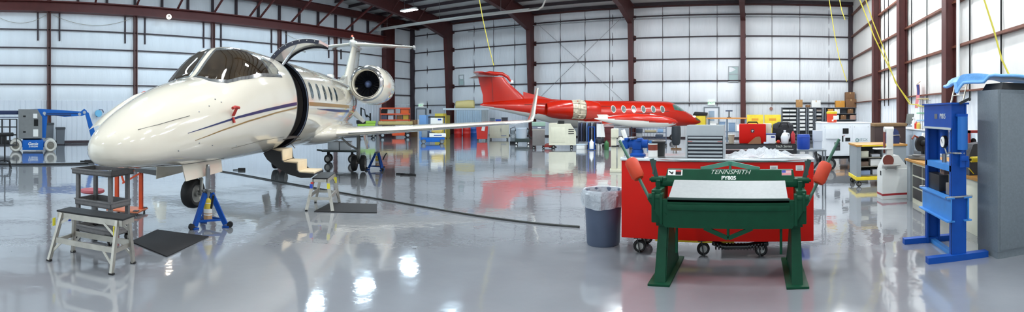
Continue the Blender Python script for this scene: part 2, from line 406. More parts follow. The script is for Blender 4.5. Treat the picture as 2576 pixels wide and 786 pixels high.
# ======================= the white business jet (x = aft, -y = its left side, which faces us) =======================
JET = thing('business_jet', 'large white business jet on jacks with open door and blue and gold stripes', 'airplane', (-5.66, 1.44, 0), R(125.45))
pipe = mat('jet_white_paint', (224, 217, 200), .1, coat=1, noise=.02, nscale=2)
FT = [  # t, zc, half width, half height up, half height down
    (0.0, 1.245, .03, .03, .03), (.03, 1.245, .12, .11, .10), (.12, 1.245, .24, .20, .17), (.3, 1.25, .36, .32, .215), (.6, 1.28, .46, .46, .28), (1.0, 1.34, .55, .575, .36),
    (1.5, 1.44, .64, .65, .50), (2.0, 1.54, .715, .665, .615), (2.29, 1.60, .76, .67, .685), (2.65, 1.68, .81, .86, .77), (3.0, 1.76, .86, 1.01, .855),
    (3.3, 1.82, .90, 1.03, .915), (3.7, 1.86, .945, 1.01, .955), (4.2, 1.885, .975, .985, .98), (4.6, 1.885, .98, .985, .98), (5.4, 1.885, .98, .985, .98), (7.5, 1.885, .98, .985, .98),
    (9.0, 1.90, .965, .965, .95), (10.5, 1.95, .88, .90, .86), (12.0, 2.02, .74, .80, .72), (13.5, 2.12, .53, .64, .52), (15.0, 2.26, .29, .42, .28), (15.9, 2.34, .12, .2, .1), (16.1, 2.36, .02, .04, .02)]
def fus(t, ph, off=0.0):                              # ph: 0 = left side, 90 deg = crown
    zc, w, hu, hd = table(FT, t)
    c, s = cos(ph), sin(ph)
    n = .92
    cc = math.copysign(abs(c) ** n, c); ss = math.copysign(abs(s) ** n, s)
    return V((t, -(w + off) * cc, zc + ((hu if s >= 0 else hd) + off) * ss))
ts = sorted(set([0, .03, .07, .12, .2, .3, .45, .6, .8, 1, 1.25, 1.5, 1.75, 2, 2.15, 2.29, 2.45, 2.65, 2.85, 3, 3.15, 3.3, 3.5, 3.7, 3.95, 4.2, 4.4, 4.6, 4.8, 5.0, 5.2, 5.4, 5.8, 6.3, 7, 7.5, 8.2, 9, 9.75, 10.5, 11.2, 12, 12.75, 13.5, 14.2, 15, 15.5, 15.9, 16.1]))
phs = [R(6 * j) for j in range(60)]
D0, D1 = -78, 66                                      # door opening, degrees round the left side
def skipf(i, j):
    a = 6 * j; a = a - 360 if a > 180 else a
    return 4.6 - 1e-6 <= ts[i] < 5.4 - 1e-6 and D0 <= a < D1
k = MB(); k.loft([[fus(t, p) for p in phs] for t in ts], True, True, True, skipf)
FUS = k.build('fuselage', pipe, JET, sharp=50)
# cabin lining seen through the doorway and the thick black door frame
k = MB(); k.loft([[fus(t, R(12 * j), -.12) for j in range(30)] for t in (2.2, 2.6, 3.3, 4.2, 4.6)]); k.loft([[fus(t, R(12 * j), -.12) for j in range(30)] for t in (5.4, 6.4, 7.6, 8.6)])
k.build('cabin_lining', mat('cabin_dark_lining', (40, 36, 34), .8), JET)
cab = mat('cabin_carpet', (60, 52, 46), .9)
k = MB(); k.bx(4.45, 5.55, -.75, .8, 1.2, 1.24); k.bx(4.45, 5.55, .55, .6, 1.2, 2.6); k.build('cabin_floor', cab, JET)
angs = [R(a) for a in range(D0, D1 + 1, 6)]
k = MB()
for t, s_ in ((4.6, 1), (5.4, -1)):
    k.grid(lambda a, o: fus(t, a, -o), angs, [0, .03, .06, .11]); k.grid(lambda a, o: fus(t + o * s_, a, .003), angs, [0, .028])
for a in (angs[0], angs[-1]): k.grid(lambda t, o: fus(t, a, -o), [4.6, 5, 5.4], [0, .05, .11])
k.build('door_frame', mat('door_seal_black', (20, 22, 30), .35), JET)
k = MB(); k.tube([fus(5.385, a, -.02) for a in angs], .012); k.build('door_seal', mat('seal_blue_grey', (120, 130, 150), .3, metal=.4), JET)
# patches laid on the skin between two (t, angle) polylines
def aof(t, z, side=1):
    zc, w, hu, hd = table(FT, t); s = max(-1, min(1, (z - zc) / (hu if z >= zc else hd)))
    a = math.asin(math.copysign(abs(s) ** (1 / .92), s))
    return a if side > 0 else pi - a
def patch(name, B, T, m, off=.006, nu=16, nv=8, parent=JET, th=.012):
    k = MB(); k.shell(lambda u, v, o: fus(lerp(pl(B, u)[0], pl(T, u)[0], v), lerp(pl(B, u)[1], pl(T, u)[1], v), off + o), span(0, 1, nu), span(0, 1, nv), th)
    return k.build(name, m, parent, sharp=60)
glass = mat('cockpit_glass', (50, 40, 28), .03, coat=.2, spec=.5, noise=.55, nscale=2.2, stretch=(3, 3, .5))
def both(name, B, T, m, off, **kw):
    a = patch(name, B, T, m, off, **kw)
    patch(name, [(t, pi - p) for t, p in B], [(t, pi - p) for t, p in T], m, off, **kw)
    return a
d = R
# polished surround, then panes over it
both('windshield_frame', [(2.24, d(88)), (2.2, d(64)), (2.42, d(44)), (2.9, d(29)), (3.45, d(25.5)), (4.02, d(26))], [(3.04, d(88)), (3.08, d(80)), (3.24, d(70)), (3.46, d(61)), (3.68, d(54)), (3.98, d(46))], chrome, .006)
both('windshield_pane', [(2.30, d(85)), (2.28, d(65)), (2.47, d(47)), (2.86, d(34)), (3.2, d(30.5)), (3.5, d(29.5))], [(2.94, d(85)), (2.97, d(78)), (3.09, d(69)), (3.24, d(61)), (3.36, d(55)), (3.48, d(51))], glass, .011)
both('side_cockpit_window', [(3.62, d(29.5)), (3.93, d(29.5))], [(3.60, d(50)), (3.88, d(45))], mat('pale_side_glass', (120, 120, 112), .04, coat=1), .011, nu=4)
# cabin windows
wg = mat('cabin_window_glass', (60, 74, 78), .05, coat=1)
ringm = mat('window_ring', (196, 196, 190), .25, metal=.5)
def oval(name, tc, zc, a, b, side, m, off, par):
    k = MB(); c = []
    for rr in (1, .01):
        c.append([fus(tc + a * rr * math.copysign(abs(cos(q)) ** .7, cos(q)), aof(tc, zc + b * rr * math.copysign(abs(sin(q)) ** .7, sin(q)), side), off) for q in [2 * pi * i / 24 for i in range(24)]])
    inner = [[p + (p - V((p.x, 0, 1.885))).normalized() * -.012 for p in c[0]]]
    k.loft(inner + c); return k.build(name, m, par)
for side in (1, -1):
    for tc in (5.72, 6.30, 6.90, 7.50, 8.10):
        f_ = oval('cabin_window', tc, 2.19, .125, .195, side, ringm, .005, JET)
        oval('window_pane', tc, 2.19, .098, .165, side, wg, .009, f_)
# stripes
sblue = mat('stripe_navy', (16, 30, 84), .3, coat=.2); sgold = mat('stripe_gold', (142, 112, 62), .3, coat=.2)
def stripe(rows, m, name='stripe'):
    for side in (1, -1):
        n = len(rows); k = MB()
        us = span(0, 1, 6 * (n - 1))
        def f(u, v, o):
            x = pl(rows, u); return fus(x[0], aof(x[0], x[1] + (v - .5) * x[2], side), .004 + o)
        k.shell(f, us, [0, .5, 1], .006); k.build(name, m, JET)
stripe([(1.15, 1.44, .006), (1.7, 1.535, .02), (2.32, 1.64, .035), (3.2, 1.755, .05), (4.0, 1.84, .058), (4.57, 1.885, .06)], sblue)
stripe([(1.3, 1.34, .006), (1.9, 1.455, .018), (2.6, 1.575, .022), (3.6, 1.715, .026), (4.57, 1.81, .03)], sgold)
stripe([(5.44, 1.90, .08), (7, 1.90, .085), (8.5, 1.90, .085), (10, 1.90, .08)], sgold)
stripe([(6.1, 1.80, .006), (7.2, 1.785, .05), (8.5, 1.77, .075), (10, 1.77, .075)], sblue)
# door halves
dn = mat('door_edge_navy', (12, 16, 40), .4)
zc, w0, hu0, hd0 = table(FT, 5.0)
hp = fus(5.0, R(66)); HP = V((0, hp.y, hp.z))
def opened(p, hinge, ang):                            # turn about a fore-and-aft hinge
    q = p - hinge; c, s = cos(ang), sin(ang)
    return V((p.x, hinge.y + q.y * c - q.z * s, hinge.z + q.y * s + q.z * c))
ua = span(R(66), R(2), 14)
UD = R(-74)
k = MB(); k.shell(lambda t, a, o: opened(fus(t, a, o), V((0, hp.y, hp.z)), UD), [4.63, 5, 5.37], ua, .05); k.build('upper_door', wht, JET)
k = MB()
for t in (4.60, 5.38):
    k.shell(lambda q, a, o: opened(fus(t + q, a, -.012 + o), V((0, hp.y, hp.z)), UD), [0, .03], ua, .075)
k.build('upper_door_edge', dn, JET)
for a in span(R(60), R(6), 6):
    k = MB(); k.ball(opened(fus(4.595, a, -.04), V((0, hp.y, hp.z)), UD), .013, 8, 6); k.build('door_pin', chrome, JET)
k = MB(); p1 = opened(fus(4.66, R(28), -.06), V((0, hp.y, hp.z)), UD); p2 = fus(4.64, R(48), -.05); k.cyl(p1, p2, .016); k.cyl(lerp(p1, p2, .45), p2, .026); k.build('door_strut', chrome, JET)
# lower door with stairs: hinged at the bottom edge
k = MB(); lo = [(-.28, .92), (-.36, .80), (-.55, .66), (-.80, .53), (-1.05, .47), (-1.24, .48), (-1.30, .52), (-1.30, .56), (-1.02, .57), (-.96, .62), (-.95, .74), (-.70, .76), (-.66, .80), (-.64, .96), (-.40, 1.0)]
yz = Matrix(((0, 1, 0, 0), (1, 0, 0, 0), (0, 0, 1, 0), (0, 0, 0, 1)))
for t in (4.62, 5.32): k.prism(lo, t, t + .05, yz)
k.build('stair_side', mat('stair_black', (24, 22, 22), .4), JET)
k = MB(); o2 = lo[:7]
k.shell(lambda u, t, o: (t, pl(o2, u)[0], pl(o2, u)[1] + .02 - o), span(0, 1, 12), [4.66, 5.32], .02); k.build('lower_door_skin', mat('stair_black2', (30, 28, 28), .3, coat=.3), JET)
tan_ = mat('stair_tread_cream', (226, 206, 172), .7, noise=.06)
for (y0, y1, z1, z0) in ((-.66, -.40, 1.0, .78), (-.97, -.66, .775, .58), (-1.29, -.97, .59, .55)):
    k = MB(); k.bx(4.68, 5.31, y0, y1, z1 - .035, z1, .012); k.bx(4.68, 5.31, y0, y0 + .03, z0, z1 - .02, .008); k.build('stair_tread', tan_, JET)
k = MB(); k.cyl((5.36, -.7, .98), (5.36, -.62, 1.08), .012); k.tube([(5.36, -.62, 1.08), (5.36, -.75, 1.15), (5.36, -.83, 1.16)], .013); k.build('stair_handrail', steel, JET)
# open nose bay panel on the far side
RDG = [(.781, .78, 1.48), (.909, .78, 1.572), (1.079, .76, 1.679), (1.383, .72, 1.843), (1.626, .68, 1.948), (1.909, .62, 1.998), (2.14, .55, 2.011), (2.4, .48, 2.0)]
def nosepanel(u, v, o):
    I_ = fus(lerp(.74, 2.4, u), R(lerp(163, 132, u)), .005); R_ = V(pl(RDG, u))
    return I_.lerp(R_, v) + V((0, -.45, .85)) * (.085 * sin(pi * v) + o)
k = MB(); k.shell(nosepanel, span(0, 1, 21), span(0, 1, 12), .02); k.build('nose_bay_door', pipe, JET)
# panel lines on the nose
pln = mat('panel_gap', (70, 68, 62), .5)
k = MB(); k.tube([fus(t, aof(t, z), .002) for t, z in ((.40, 1.50), (.7, 1.56), (1.0, 1.62), (1.25, 1.665))], .004, 6); k.build('panel_line', pln, JET)
k = MB(); k.tube([fus(t, R(-62), .002) for t in span(.35, 2.6, 12)], .003, 6); k.build('panel_line', pln, JET)
k = MB(); k.tube([fus(t, R(-38), .002) for t in span(2.4, 4.4, 8)], .002, 6); k.build('panel_line', pln, JET)
for i, (t, z) in enumerate(((1.0, 1.22), (1.7, 1.8), (2.0, 1.86), (1.4, 1.3), (1.75, 1.25), (2.5, 1.2), (1.45, 1.72), (1.9, 1.9))):
    k = MB(); p = fus(t, aof(t, z)); k.ball(p, (.014, .012, .009), 8, 6); k.build('skin_sensor', steel, JET)
# red pitot covers
rc = mat('pitot_cover_red', (170, 44, 36), .7)
for side in (1, -1):
    p = fus(2.18, aof(2.18, 1.66 if side > 0 else 1.9, side), .01); q = V((0, -side, 0))
    k = MB(); k.bar(p, p + q * .07 + V((-.02, 0, .12)), .045, .02); k.tube([p + q * .07 + V((.05, 0, .12)), p + q * .075 + V((-.1, 0, .13)), p + q * .07 + V((-.17, 0, .11))], .022, 10)
    k.bar(p + V((0, 0, -.02)), p + q * .02 + V((0, 0, -.1)), .045, .02); k.build('pitot_cover', rc, JET)
# belly fairing and wing
k = MB()
fr = [(6.6, .3, .95, .02), (7.0, .85, .97, .12), (7.6, 1.02, .98, .24), (8.6, 1.08, .99, .27), (10.2, 1.02, 1.02, .24), (11.2, .8, 1.1, .15), (11.9, .3, 1.25, .03)]
rg = []
for t, w, zb_, h in fr:
    rg.append([(t, -w * math.copysign(abs(cos(a)) ** .7, cos(a)), zb_ + .22 + h * 1.25 * sin(a)) for a in [2 * pi * i / 32 for i in range(32)]])
k.loft(rg); k.build('belly_fairing', pipe, JET)
def foil(le, ch, y, z, thick, n=16):
    out = []
    for i in range(n):
        u = i / n * 2 * pi; x = .5 * (1 - cos(u)) * 1.0
        yt = 5 * thick * (.2969 * sqrt(x) - .126 * x - .3516 * x * x + .2843 * x ** 3 - .1036 * x ** 4)
        out.append((le + x * ch, y, z + ch * yt * (1.1 if u < pi else -.75)))
    return out
leadm = mat('polished_leading_edge', (216, 216, 216), .14, metal=1)
for s_ in (-1, 1):
    st = [(.55, 7.45, 3.1, 1.17, .11), (1.3, 7.95, 2.65, 1.20, .105), (2.8, 8.75, 2.15, 1.27, .10), (4.6, 9.72, 1.68, 1.36, .095), (6.25, 10.6, 1.2, 1.44, .09), (6.42, 10.72, 1.1, 1.47, .09)]
    k = MB(); k.loft([foil(le, ch, y * s_, z, th, 28) for y, le, ch, z, th in st]); k.build('wing', pipe, JET)
    wl = [(6.42, 10.72, 1.1, 1.47), (6.52, 10.95, .98, 1.62), (6.62, 11.25, .82, 1.95), (6.80, 11.8, .52, 2.55)]
    k = MB(); rr = []
    for y, le, ch, z in wl:
        rr.append([(x, y * s_ + (zz - z) * s_ * -.9, z + (zz - z) * .1) for x, _, zz in foil(le, ch, 0, z, .1, 24)])
    k.loft(rr); k.build('winglet', pipe, JET)
    # bright leading edge strip
    k = MB(); k.shell(lambda u, v, o: (lambda q: (q[1] + (.09 * abs(v) - .012) * q[2] * .5 - o * .5, q[0] * s_, q[3] + v * (.027 + o) * q[2] ** .5 * 1.2))(pl(st[1:5], u)), span(0, 1, 16), [-1, -.5, 0, .5, 1], .004)
    k.build('leading_edge', leadm, JET)
    k = MB(); k.box((9.06, 3.4 * s_, 1.325), (.02, .012, .14), .004); k.build('stall_fence', wht, JET)
# tail
def vfoil(le, ch, z, th, n=20): return [(x, zz - z, z) for x, _, zz in foil(le, ch, 0, z, th, n)]
k = MB(); k.loft([vfoil(13.2, 2.9, 2.45, .10), vfoil(13.9, 2.45, 3.15, .10), vfoil(15.0, 1.95, 4.15, .10), vfoil(15.35, 1.8, 4.47, .1)]); k.build('fin', pipe, JET)
k = MB(); k.loft([[(11.0 + u * .0, y * .3, z) for y, z in ((-.1, 2.72), (.1, 2.72), (.1, 2.86), (-.1, 2.86))] for u in (0,)] + [[(13.0, y, z) for y, z in ((-.12, 2.5), (.12, 2.5), (.1, 2.88), (-.1, 2.88))]] + [[(13.9, y, z) for y, z in ((-.1, 2.4), (.1, 2.4), (.08, 3.15), (-.08, 3.15))]]); k.build('dorsal_fairing', pipe, JET)
k = MB(); k.bx(11.3, 11.7, -.09, .09, 2.72, 3.0, .06); k.build('dorsal_inlet', wht, JET)
k = MB(); k.lathe([(.01, 14.95), (.1, 15.1), (.15, 15.4), (.15, 16.7), (.08, 17.2), (.01, 17.4)], 20, Matrix(((0, 0, 1, 0), (0, 1, 0, 0), (-1, 0, 0, 4.56), (0, 0, 0, 1)))); k.build('fin_bullet', wht, JET)
k = MB(); k.ball((15.3, 0, 4.72), (.16, .08, .09)); k.build('beacon_base', pipe, JET)
k = MB(); k.ball((15.25, 0, 4.81), (.05, .05, .06), 10, 8); k.build('beacon_lens', mat('beacon_red', (220, 90, 60), .2), JET)
k = MB(); k.ball((15.1, .0, 4.72), (.05, .05, .05), 10, 8); k.build('tail_camera_hole', dark, JET)
for s_ in (-1, 1):
    k = MB(); k.loft([foil(15.2, 1.6, .08 * s_, 4.52, .10, 24), foil(15.65, 1.15, 1.3 * s_, 4.50, .09, 24), foil(16.05, .8, 2.4 * s_, 4.46, .09, 24)]); k.build('tailplane', pipe, JET)
    k = MB(); k.lathe([(.01, 0), (.05, .1), (.06, .3), (.06, .9), (.01, 1.05)], 14, Matrix(((0, 0, 1, 15.85), (0, 1, 0, 2.43 * s_), (-1, 0, 0, 4.46), (0, 0, 0, 1)))); k.build('tailplane_tip', wht, JET)
    k = MB(); k.loft([[(13.2, .12 * s_, 1.85), (14.5, .12 * s_, 1.95), (14.5, .16 * s_, 1.98), (13.2, .16 * s_, 1.88)], [(14.1, .62 * s_, 1.35), (14.7, .62 * s_, 1.4), (14.7, .64 * s_, 1.41), (14.1, .64 * s_, 1.36)]], smooth=False); k.build('ventral_fin', pipe, JET)
# engines
EX = Matrix(((0, 0, 1, 0), (0, 1, 0, 0), (-1, 0, 0, 0), (0, 0, 0, 1)))
fanm = mat('fan_blade_metal', (70, 74, 92), .3, metal=.9)
for s_ in (-1, 1):
    M = Matrix.Translation((10.55, 1.32 * s_, 2.62)) @ Matrix.Rotation(R(2.5 * s_), 4, 'Z') @ Matrix(((0, 0, 1, 0), (0, 1, 0, 0), (-1, 0, 0, 0), (0, 0, 0, 1))) @ Matrix.Diagonal((1.14, 1.14, 1, 1))
    k = MB(); k.lathe([(.385, .5), (.36, .3), (.355, .12), (.37, .04), (.40, .0), (.445, .05), (.49, .2), (.535, .5), (.56, 1.0), (.56, 1.6), (.51, 2.2), (.42, 2.75), (.36, 3.0), (.33, 3.0), (.33, 2.7), (.30, 2.4)], 48, M, cap=False)
    E_ = k.build('engine_nacelle', pipe, JET)
    k = MB(); k.lathe([(.365, .14), (.36, .12), (.372, .04), (.40, -.006), (.45, .048), (.478, .13), (.47, .13)], 48, M, cap=False); k.build('intake_lip', leadm, E_)
    k = MB(); k.lathe([(.39, .46), (.39, .49)], 32, M); k.build('intake_duct', dark, E_)
    k = MB(); k.lathe([(.005, .24), (.05, .27), (.09, .34), (.11, .44)], 24, M); k.build('spinner', mat('spinner_blue_grey', (78, 92, 130), .3, metal=.6), E_)
    k = MB()
    for i in range(22):
        a = 2 * pi * i / 22; u = V((cos(a), sin(a), 0)); v_ = V((-sin(a), cos(a), 0))
        P = [M @ (u * .09 + v_ * -.012 + V((0, 0, .36))), M @ (u * .09 + v_ * .012 + V((0, 0, .44))), M @ (u * .365 + v_ * .03 + V((0, 0, .44))), M @ (u * .365 + v_ * -.04 + V((0, 0, .37)))]
        k.face([k.b.verts.new(p) for p in P])
    k.build('fan_blades', fanm, E_)
    k = MB(); k.lathe([(.30, 2.5), (.02, 2.52)], 24, M); k.build('exhaust_recess', dark, E_)
    k = MB(); k.loft([foil(10.9, 2.2, .6 * s_, 2.42, .12, 20), foil(10.95, 2.0, 1.0 * s_, 2.5, .12, 20)]); k.build('engine_pylon', pipe, JET)
    k = MB(); k.box((11.7, 1.84 * s_, 2.55), (.5, .12, .34), .05); k.build('cowl_latch_panel', pipe, E_)
# nose gear with doors
gm = mat('gear_grey', (140, 140, 136), .4, metal=.5)
tire = mat('aircraft_tyre', (26, 25, 26), .65, noise=.15, nscale=14)
YR = Matrix(((1, 0, 0, 0), (0, 0, 1, 0), (0, -1, 0, 0), (0, 0, 0, 1)))     # lathe axis z -> y
def wheel(par, c, r, w, name='wheel', hubm=None, mt=None, turn=0.0):
    M = Matrix.Translation(c) @ Matrix.Rotation(turn, 4, 'Z') @ YR
    k = MB(); k.lathe([(r * .58, -w * .42), (r * .8, -w * .5), (r * .95, -w * .36), (r, -w * .15), (r, w * .15), (r * .95, w * .36), (r * .8, w * .5), (r * .58, w * .42)], 36, M, cap=False)
    t_ = k.build(name, mt or tire, par)
    k = MB(); k.lathe([(.02, -w * .5), (r * .2, -w * .5), (r * .22, -w * .3), (r * .5, -w * .28), (r * .6, -w * .42), (r * .6, w * .42), (r * .5, w * .28), (r * .22, w * .3), (r * .2, w * .5), (.02, w * .5)], 24, M); k.build('hub', hubm or gm, par if name == 'hub' else t_)
    return t_
wheel(JET, V((2.32, 0, .46)), .235, .2, turn=R(-8))
k = MB(); k.cyl((2.30, 0, .95), (2.3, 0, .74), .05); k.tube([(2.3, 0, .78), (2.36, -.06, .74), (2.36, -.13, .68), (2.33, -.135, .46)], .03, 10); k.cyl((2.32, -.15, .46), (2.32, .02, .46), .025); k.tube([(2.3, 0, .76), (2.1, 0, .74), (2.05, 0, .9)], .018); k.build('nose_gear_leg', gm, JET)
for s_ in (-1, 1):
    k = MB(); k.loft([[(1.62, .2 * s_, .98), (2.8, .24 * s_, .96), (2.78, .27 * s_, .76), (1.66, .24 * s_, .735)], [(1.62, .215 * s_, .98), (2.8, .255 * s_, .96), (2.78, .285 * s_, .76), (1.66, .255 * s_, .735)]], smooth=False); k.build('nose_gear_door', pipe, JET)
# main gear
for s_ in (-1, 1):
    for q in (-.13, .13):
        wheel(JET, V((9.9, (1.22 + q) * s_, .255)), .24, .15)
    k = MB(); k.cyl((9.7, 1.25 * s_, 1.2), (9.85, 1.22 * s_, .5), .055); k.cyl((9.85, 1.22 * s_, .55), (9.9, 1.22 * s_, .25), .035); k.cyl((9.9, 1.06 * s_, .255), (9.9, 1.38 * s_, .255), .03); k.tube([(9.85, 1.22 * s_, .6), (9.6, 1.22 * s_, .55), (9.85, 1.22 * s_, .3)], .018); k.tube([(9.8, 1.22 * s_, .65), (9.6, 1.0 * s_, .8), (9.4, .7 * s_, 1.1)], .03); k.build('main_gear_leg', gm, JET)
    k = MB(); k.box((9.55, 1.5 * s_, .95), (.6, .02, .5), .005, rx=R(12 * s_)); k.build('main_gear_door', pipe, JET)
# ======================= the red jet at the far wall (x = aft, +y = its right side, which faces us) =======================
RJ = thing('red_jet', 'red jet with white belly, tip tanks and opened engine cowl parked along the far wall', 'airplane', (-3.52, 31.9, 0), R(-144.3))
rpaint = mat('jet_red_paint', (176, 26, 4), .22, coat=.12, spec=.4, noise=.04, nscale=1)
wbelly = mat('belly_white_paint', (224, 222, 212), .2, coat=.6)
FR = [(0, 1.20, .03, .03, .03), (.05, 1.20, .1, .09, .09), (.3, 1.22, .24, .22, .2), (.8, 1.30, .42, .40, .36), (1.2, 1.38, .54, .52, .45), (1.6, 1.47, .64, .68, .55), (2.0, 1.55, .71, .82, .66), (2.35, 1.60, .76, .86, .72), (3, 1.64, .8, .83, .78), (6, 1.65, .8, .82, .8), (8, 1.68, .78, .8, .78), (9.5, 1.78, .68, .75, .66), (11, 1.95, .5, .62, .45), (12.5, 2.08, .3, .36, .24), (13.6, 2.17, .12, .14, .1), (13.75, 2.18, .05, .05, .05)]
def rf(t, ph, off=0.0):
    zc, w, hu, hd = table(FR, t); return V((t, (w + off) * cos(ph), zc + ((hu if sin(ph) >= 0 else hd) + off) * sin(ph)))
tr = sorted(set([0, .05, .12, .3, .55, .8, 1, 1.2, 1.4, 1.6, 1.8, 2, 2.2, 2.35, 2.7, 3, 4, 5, 6, 7] + span(7, 13.6, 22) + [13.75]))
k = MB(); k.loft([[rf(t, 2 * pi * j / 64) for j in range(64)] for t in tr])
def bel(f):
    c = f.calc_center_median(); return c.z < max(1.02, 1.22 + (c.x - 7.6) * .155) and c.x > 3.4
for f in k.b.faces: f.material_index = 1 if bel(f) else 0
k.build('fuselage', [rpaint, wbelly], RJ)
rfs = lambda t, z: (lambda r: math.asin(max(-1, min(1, (z - r[0]) / (r[2] if z > r[0] else r[3])))))(table(FR, t))
for side in (1, -1):
    def rp(name, B, T, m, off, nu=8, nv=6):
        k = MB(); k.shell(lambda u, v, o: (lambda p: V((p.x, p.y * side, p.z)))(rf(lerp(pl(B, u)[0], pl(T, u)[0], v), lerp(pl(B, u)[1], pl(T, u)[1], v), off + o)), span(0, 1, nu), span(0, 1, nv), .01); return k.build(name, m, RJ)
    rp('cockpit_window', [(1.22, R(84)), (1.26, R(52)), (1.72, R(30)), (2.2, R(24))], [(1.95, R(84)), (1.98, R(66)), (2.12, R(56)), (2.25, R(48))], mat('green_tint_glass', (74, 108, 98), .05, coat=1, noise=.5, nscale=3), .01)
    for tc in (3.03, 3.64, 4.28, 4.9, 5.53, 6.16):
        for rr, m_, nm, of in ((1, mat('window_ring_silver', (190, 184, 176), .3), 'cabin_window', .008), (.76, mat('red_jet_window_glass', (150, 156, 150) if tc > 6 else (88, 112, 108), .06, coat=1), 'window_pane', .014)):
            k = MB(); ring = [(lambda p: V((p.x, p.y * side, p.z)))(rf(tc + .15 * rr * cos(q), rfs(tc, 1.97 + .22 * rr * sin(q)), of)) for q in [2 * pi * i / 20 for i in range(20)]]
            base = [V((p.x, p.y - .02 * side, p.z)) for p in ring]; k.loft([base, ring]); o = k.build(nm, m_, RJ if rr == 1 else prev); prev = o
k = MB(); k.shell(lambda t, a, o: rf(t, a, .006 + o), span(1.9, 2.9, 4), [rfs(2.4, z) for z in (1.2, 1.4, 1.6, 1.8)], .008); k.build('entry_door', rpaint, RJ)
# dark pinstripes
rk = mat('pinstripe_black', (30, 20, 22), .3)
for rows in ([(2.6, 1.86), (4.5, 1.72), (6.2, 1.62), (8, 1.6)], [(6.3, 2.12), (7.2, 2.14)], [(8.2, 2.2), (10.4, 2.25), (11.3, 2.2)]):
    k = MB(); k.tube([(lambda q: rf(q[0], rfs(q[0], q[1]), .004))(pl(rows, u)) for u in span(0, 1, 14)], .016, 6); k.build('pinstripe', rk, RJ)
# fin, stabiliser
def rv(le, ch, z, th): return [(x, zz - z, z) for x, _, zz in foil(le, ch, 0, z, th, 20)]
k = MB(); k.loft([rv(10.9, 2.7, 2.2, .09), rv(11.35, 2.25, 2.75, .09), rv(12.15, 1.65, 3.45, .09), rv(12.42, 1.45, 3.78, .09)]); k.build('fin', rpaint, RJ)
k = MB(); k.loft([[(9.5, .03, 2.45), (9.5, -.03, 2.45), (9.5, 0, 2.5)], [(11.3, .05, 2.4), (11.3, -.05, 2.4), (11.3, 0, 2.95)]], smooth=False); k.build('dorsal_fairing', rpaint, RJ)
k = MB(); k.bar((13.02, .085, 2.3), (13.1, .075, 3.72), .02, .012); k.build('rudder_gap', rk, RJ)
k = MB(); k.tube([(12.0, 0, 3.5), (12.2, 0, 3.78), (12.5, 0, 3.95), (13.2, 0, 4.0), (13.9, 0, 3.95)], .07, 12, [.05, .09, .1, .1, .03]); k.build('fin_cap', rpaint, RJ)
k = MB(); k.ball((11.96, 0, 3.5), (.1, .07, .1)); k.build('fin_light', paper, RJ)
tanw = mat('stabiliser_tan', (196, 160, 140), .4)
k = MB(); k.loft([foil(12.7, 1.25, .05, 3.86, .09, 20), foil(13.7, .6, 2.24, 3.86, .09, 20)]); k.build('tailplane', rpaint, RJ)
k = MB(); k.loft([foil(12.7, 1.25, -.05, 3.86, .09, 20), foil(13.7, .6, -2.24, 3.86, .09, 20)]); k.build('tailplane', tanw, RJ)
# engines
for s_ in (1, -1):
    M = Matrix.Translation((7.15, 1.13 * s_, 1.93)) @ EX
    k = MB(); k.lathe([(.30, .3), (.31, .05), (.36, 0), (.44, .15), (.5, .5), (.53, .85), (.53, .88)], 40, M, cap=False); n_ = k.build('engine_nacelle', rpaint, RJ)
    k = MB(); k.lathe([(.53, 1.65), (.54, 1.7), (.53, 2.2), (.47, 2.7), (.36, 3.05), (.33, 3.05), (.33, 2.8)], 40, M, cap=False); k.build('rear_cowl', rpaint, n_)
    k = MB(); k.lathe([(.47, .86), (.49, .95), (.49, 1.2), (.44, 1.24), (.44, 1.3), (.5, 1.34), (.5, 1.6), (.47, 1.68)], 40, M, cap=False)
    for i in range(10):
        a = 2 * pi * i / 10; p = M @ V((.5 * cos(a), .5 * sin(a), 1.0 + .5 * (i % 3) / 2)); k.box(p, (.12, .1, .09), .02)
        a += .3; k.tube([M @ V((.5 * cos(a), .5 * sin(a), .9)), M @ V((.56 * cos(a + .1), .56 * sin(a + .1), 1.2)), M @ V((.5 * cos(a + .2), .5 * sin(a + .2), 1.64))], .02, 6)
    k.build('engine_core', mat('engine_core_cream', (200, 190, 168), .5, noise=.4, nscale=7), n_)
    k = MB(); k.lathe([(.31, .28), (.3, .3)], 24, M); k.build('intake_recess', dark, n_)
    k = MB(); k.loft([foil(7.6, 2.0, .55 * s_, 1.9, .14, 20), foil(7.7, 1.8, .95 * s_, 1.92, .14, 20)]); k.build('engine_pylon', rpaint, RJ)
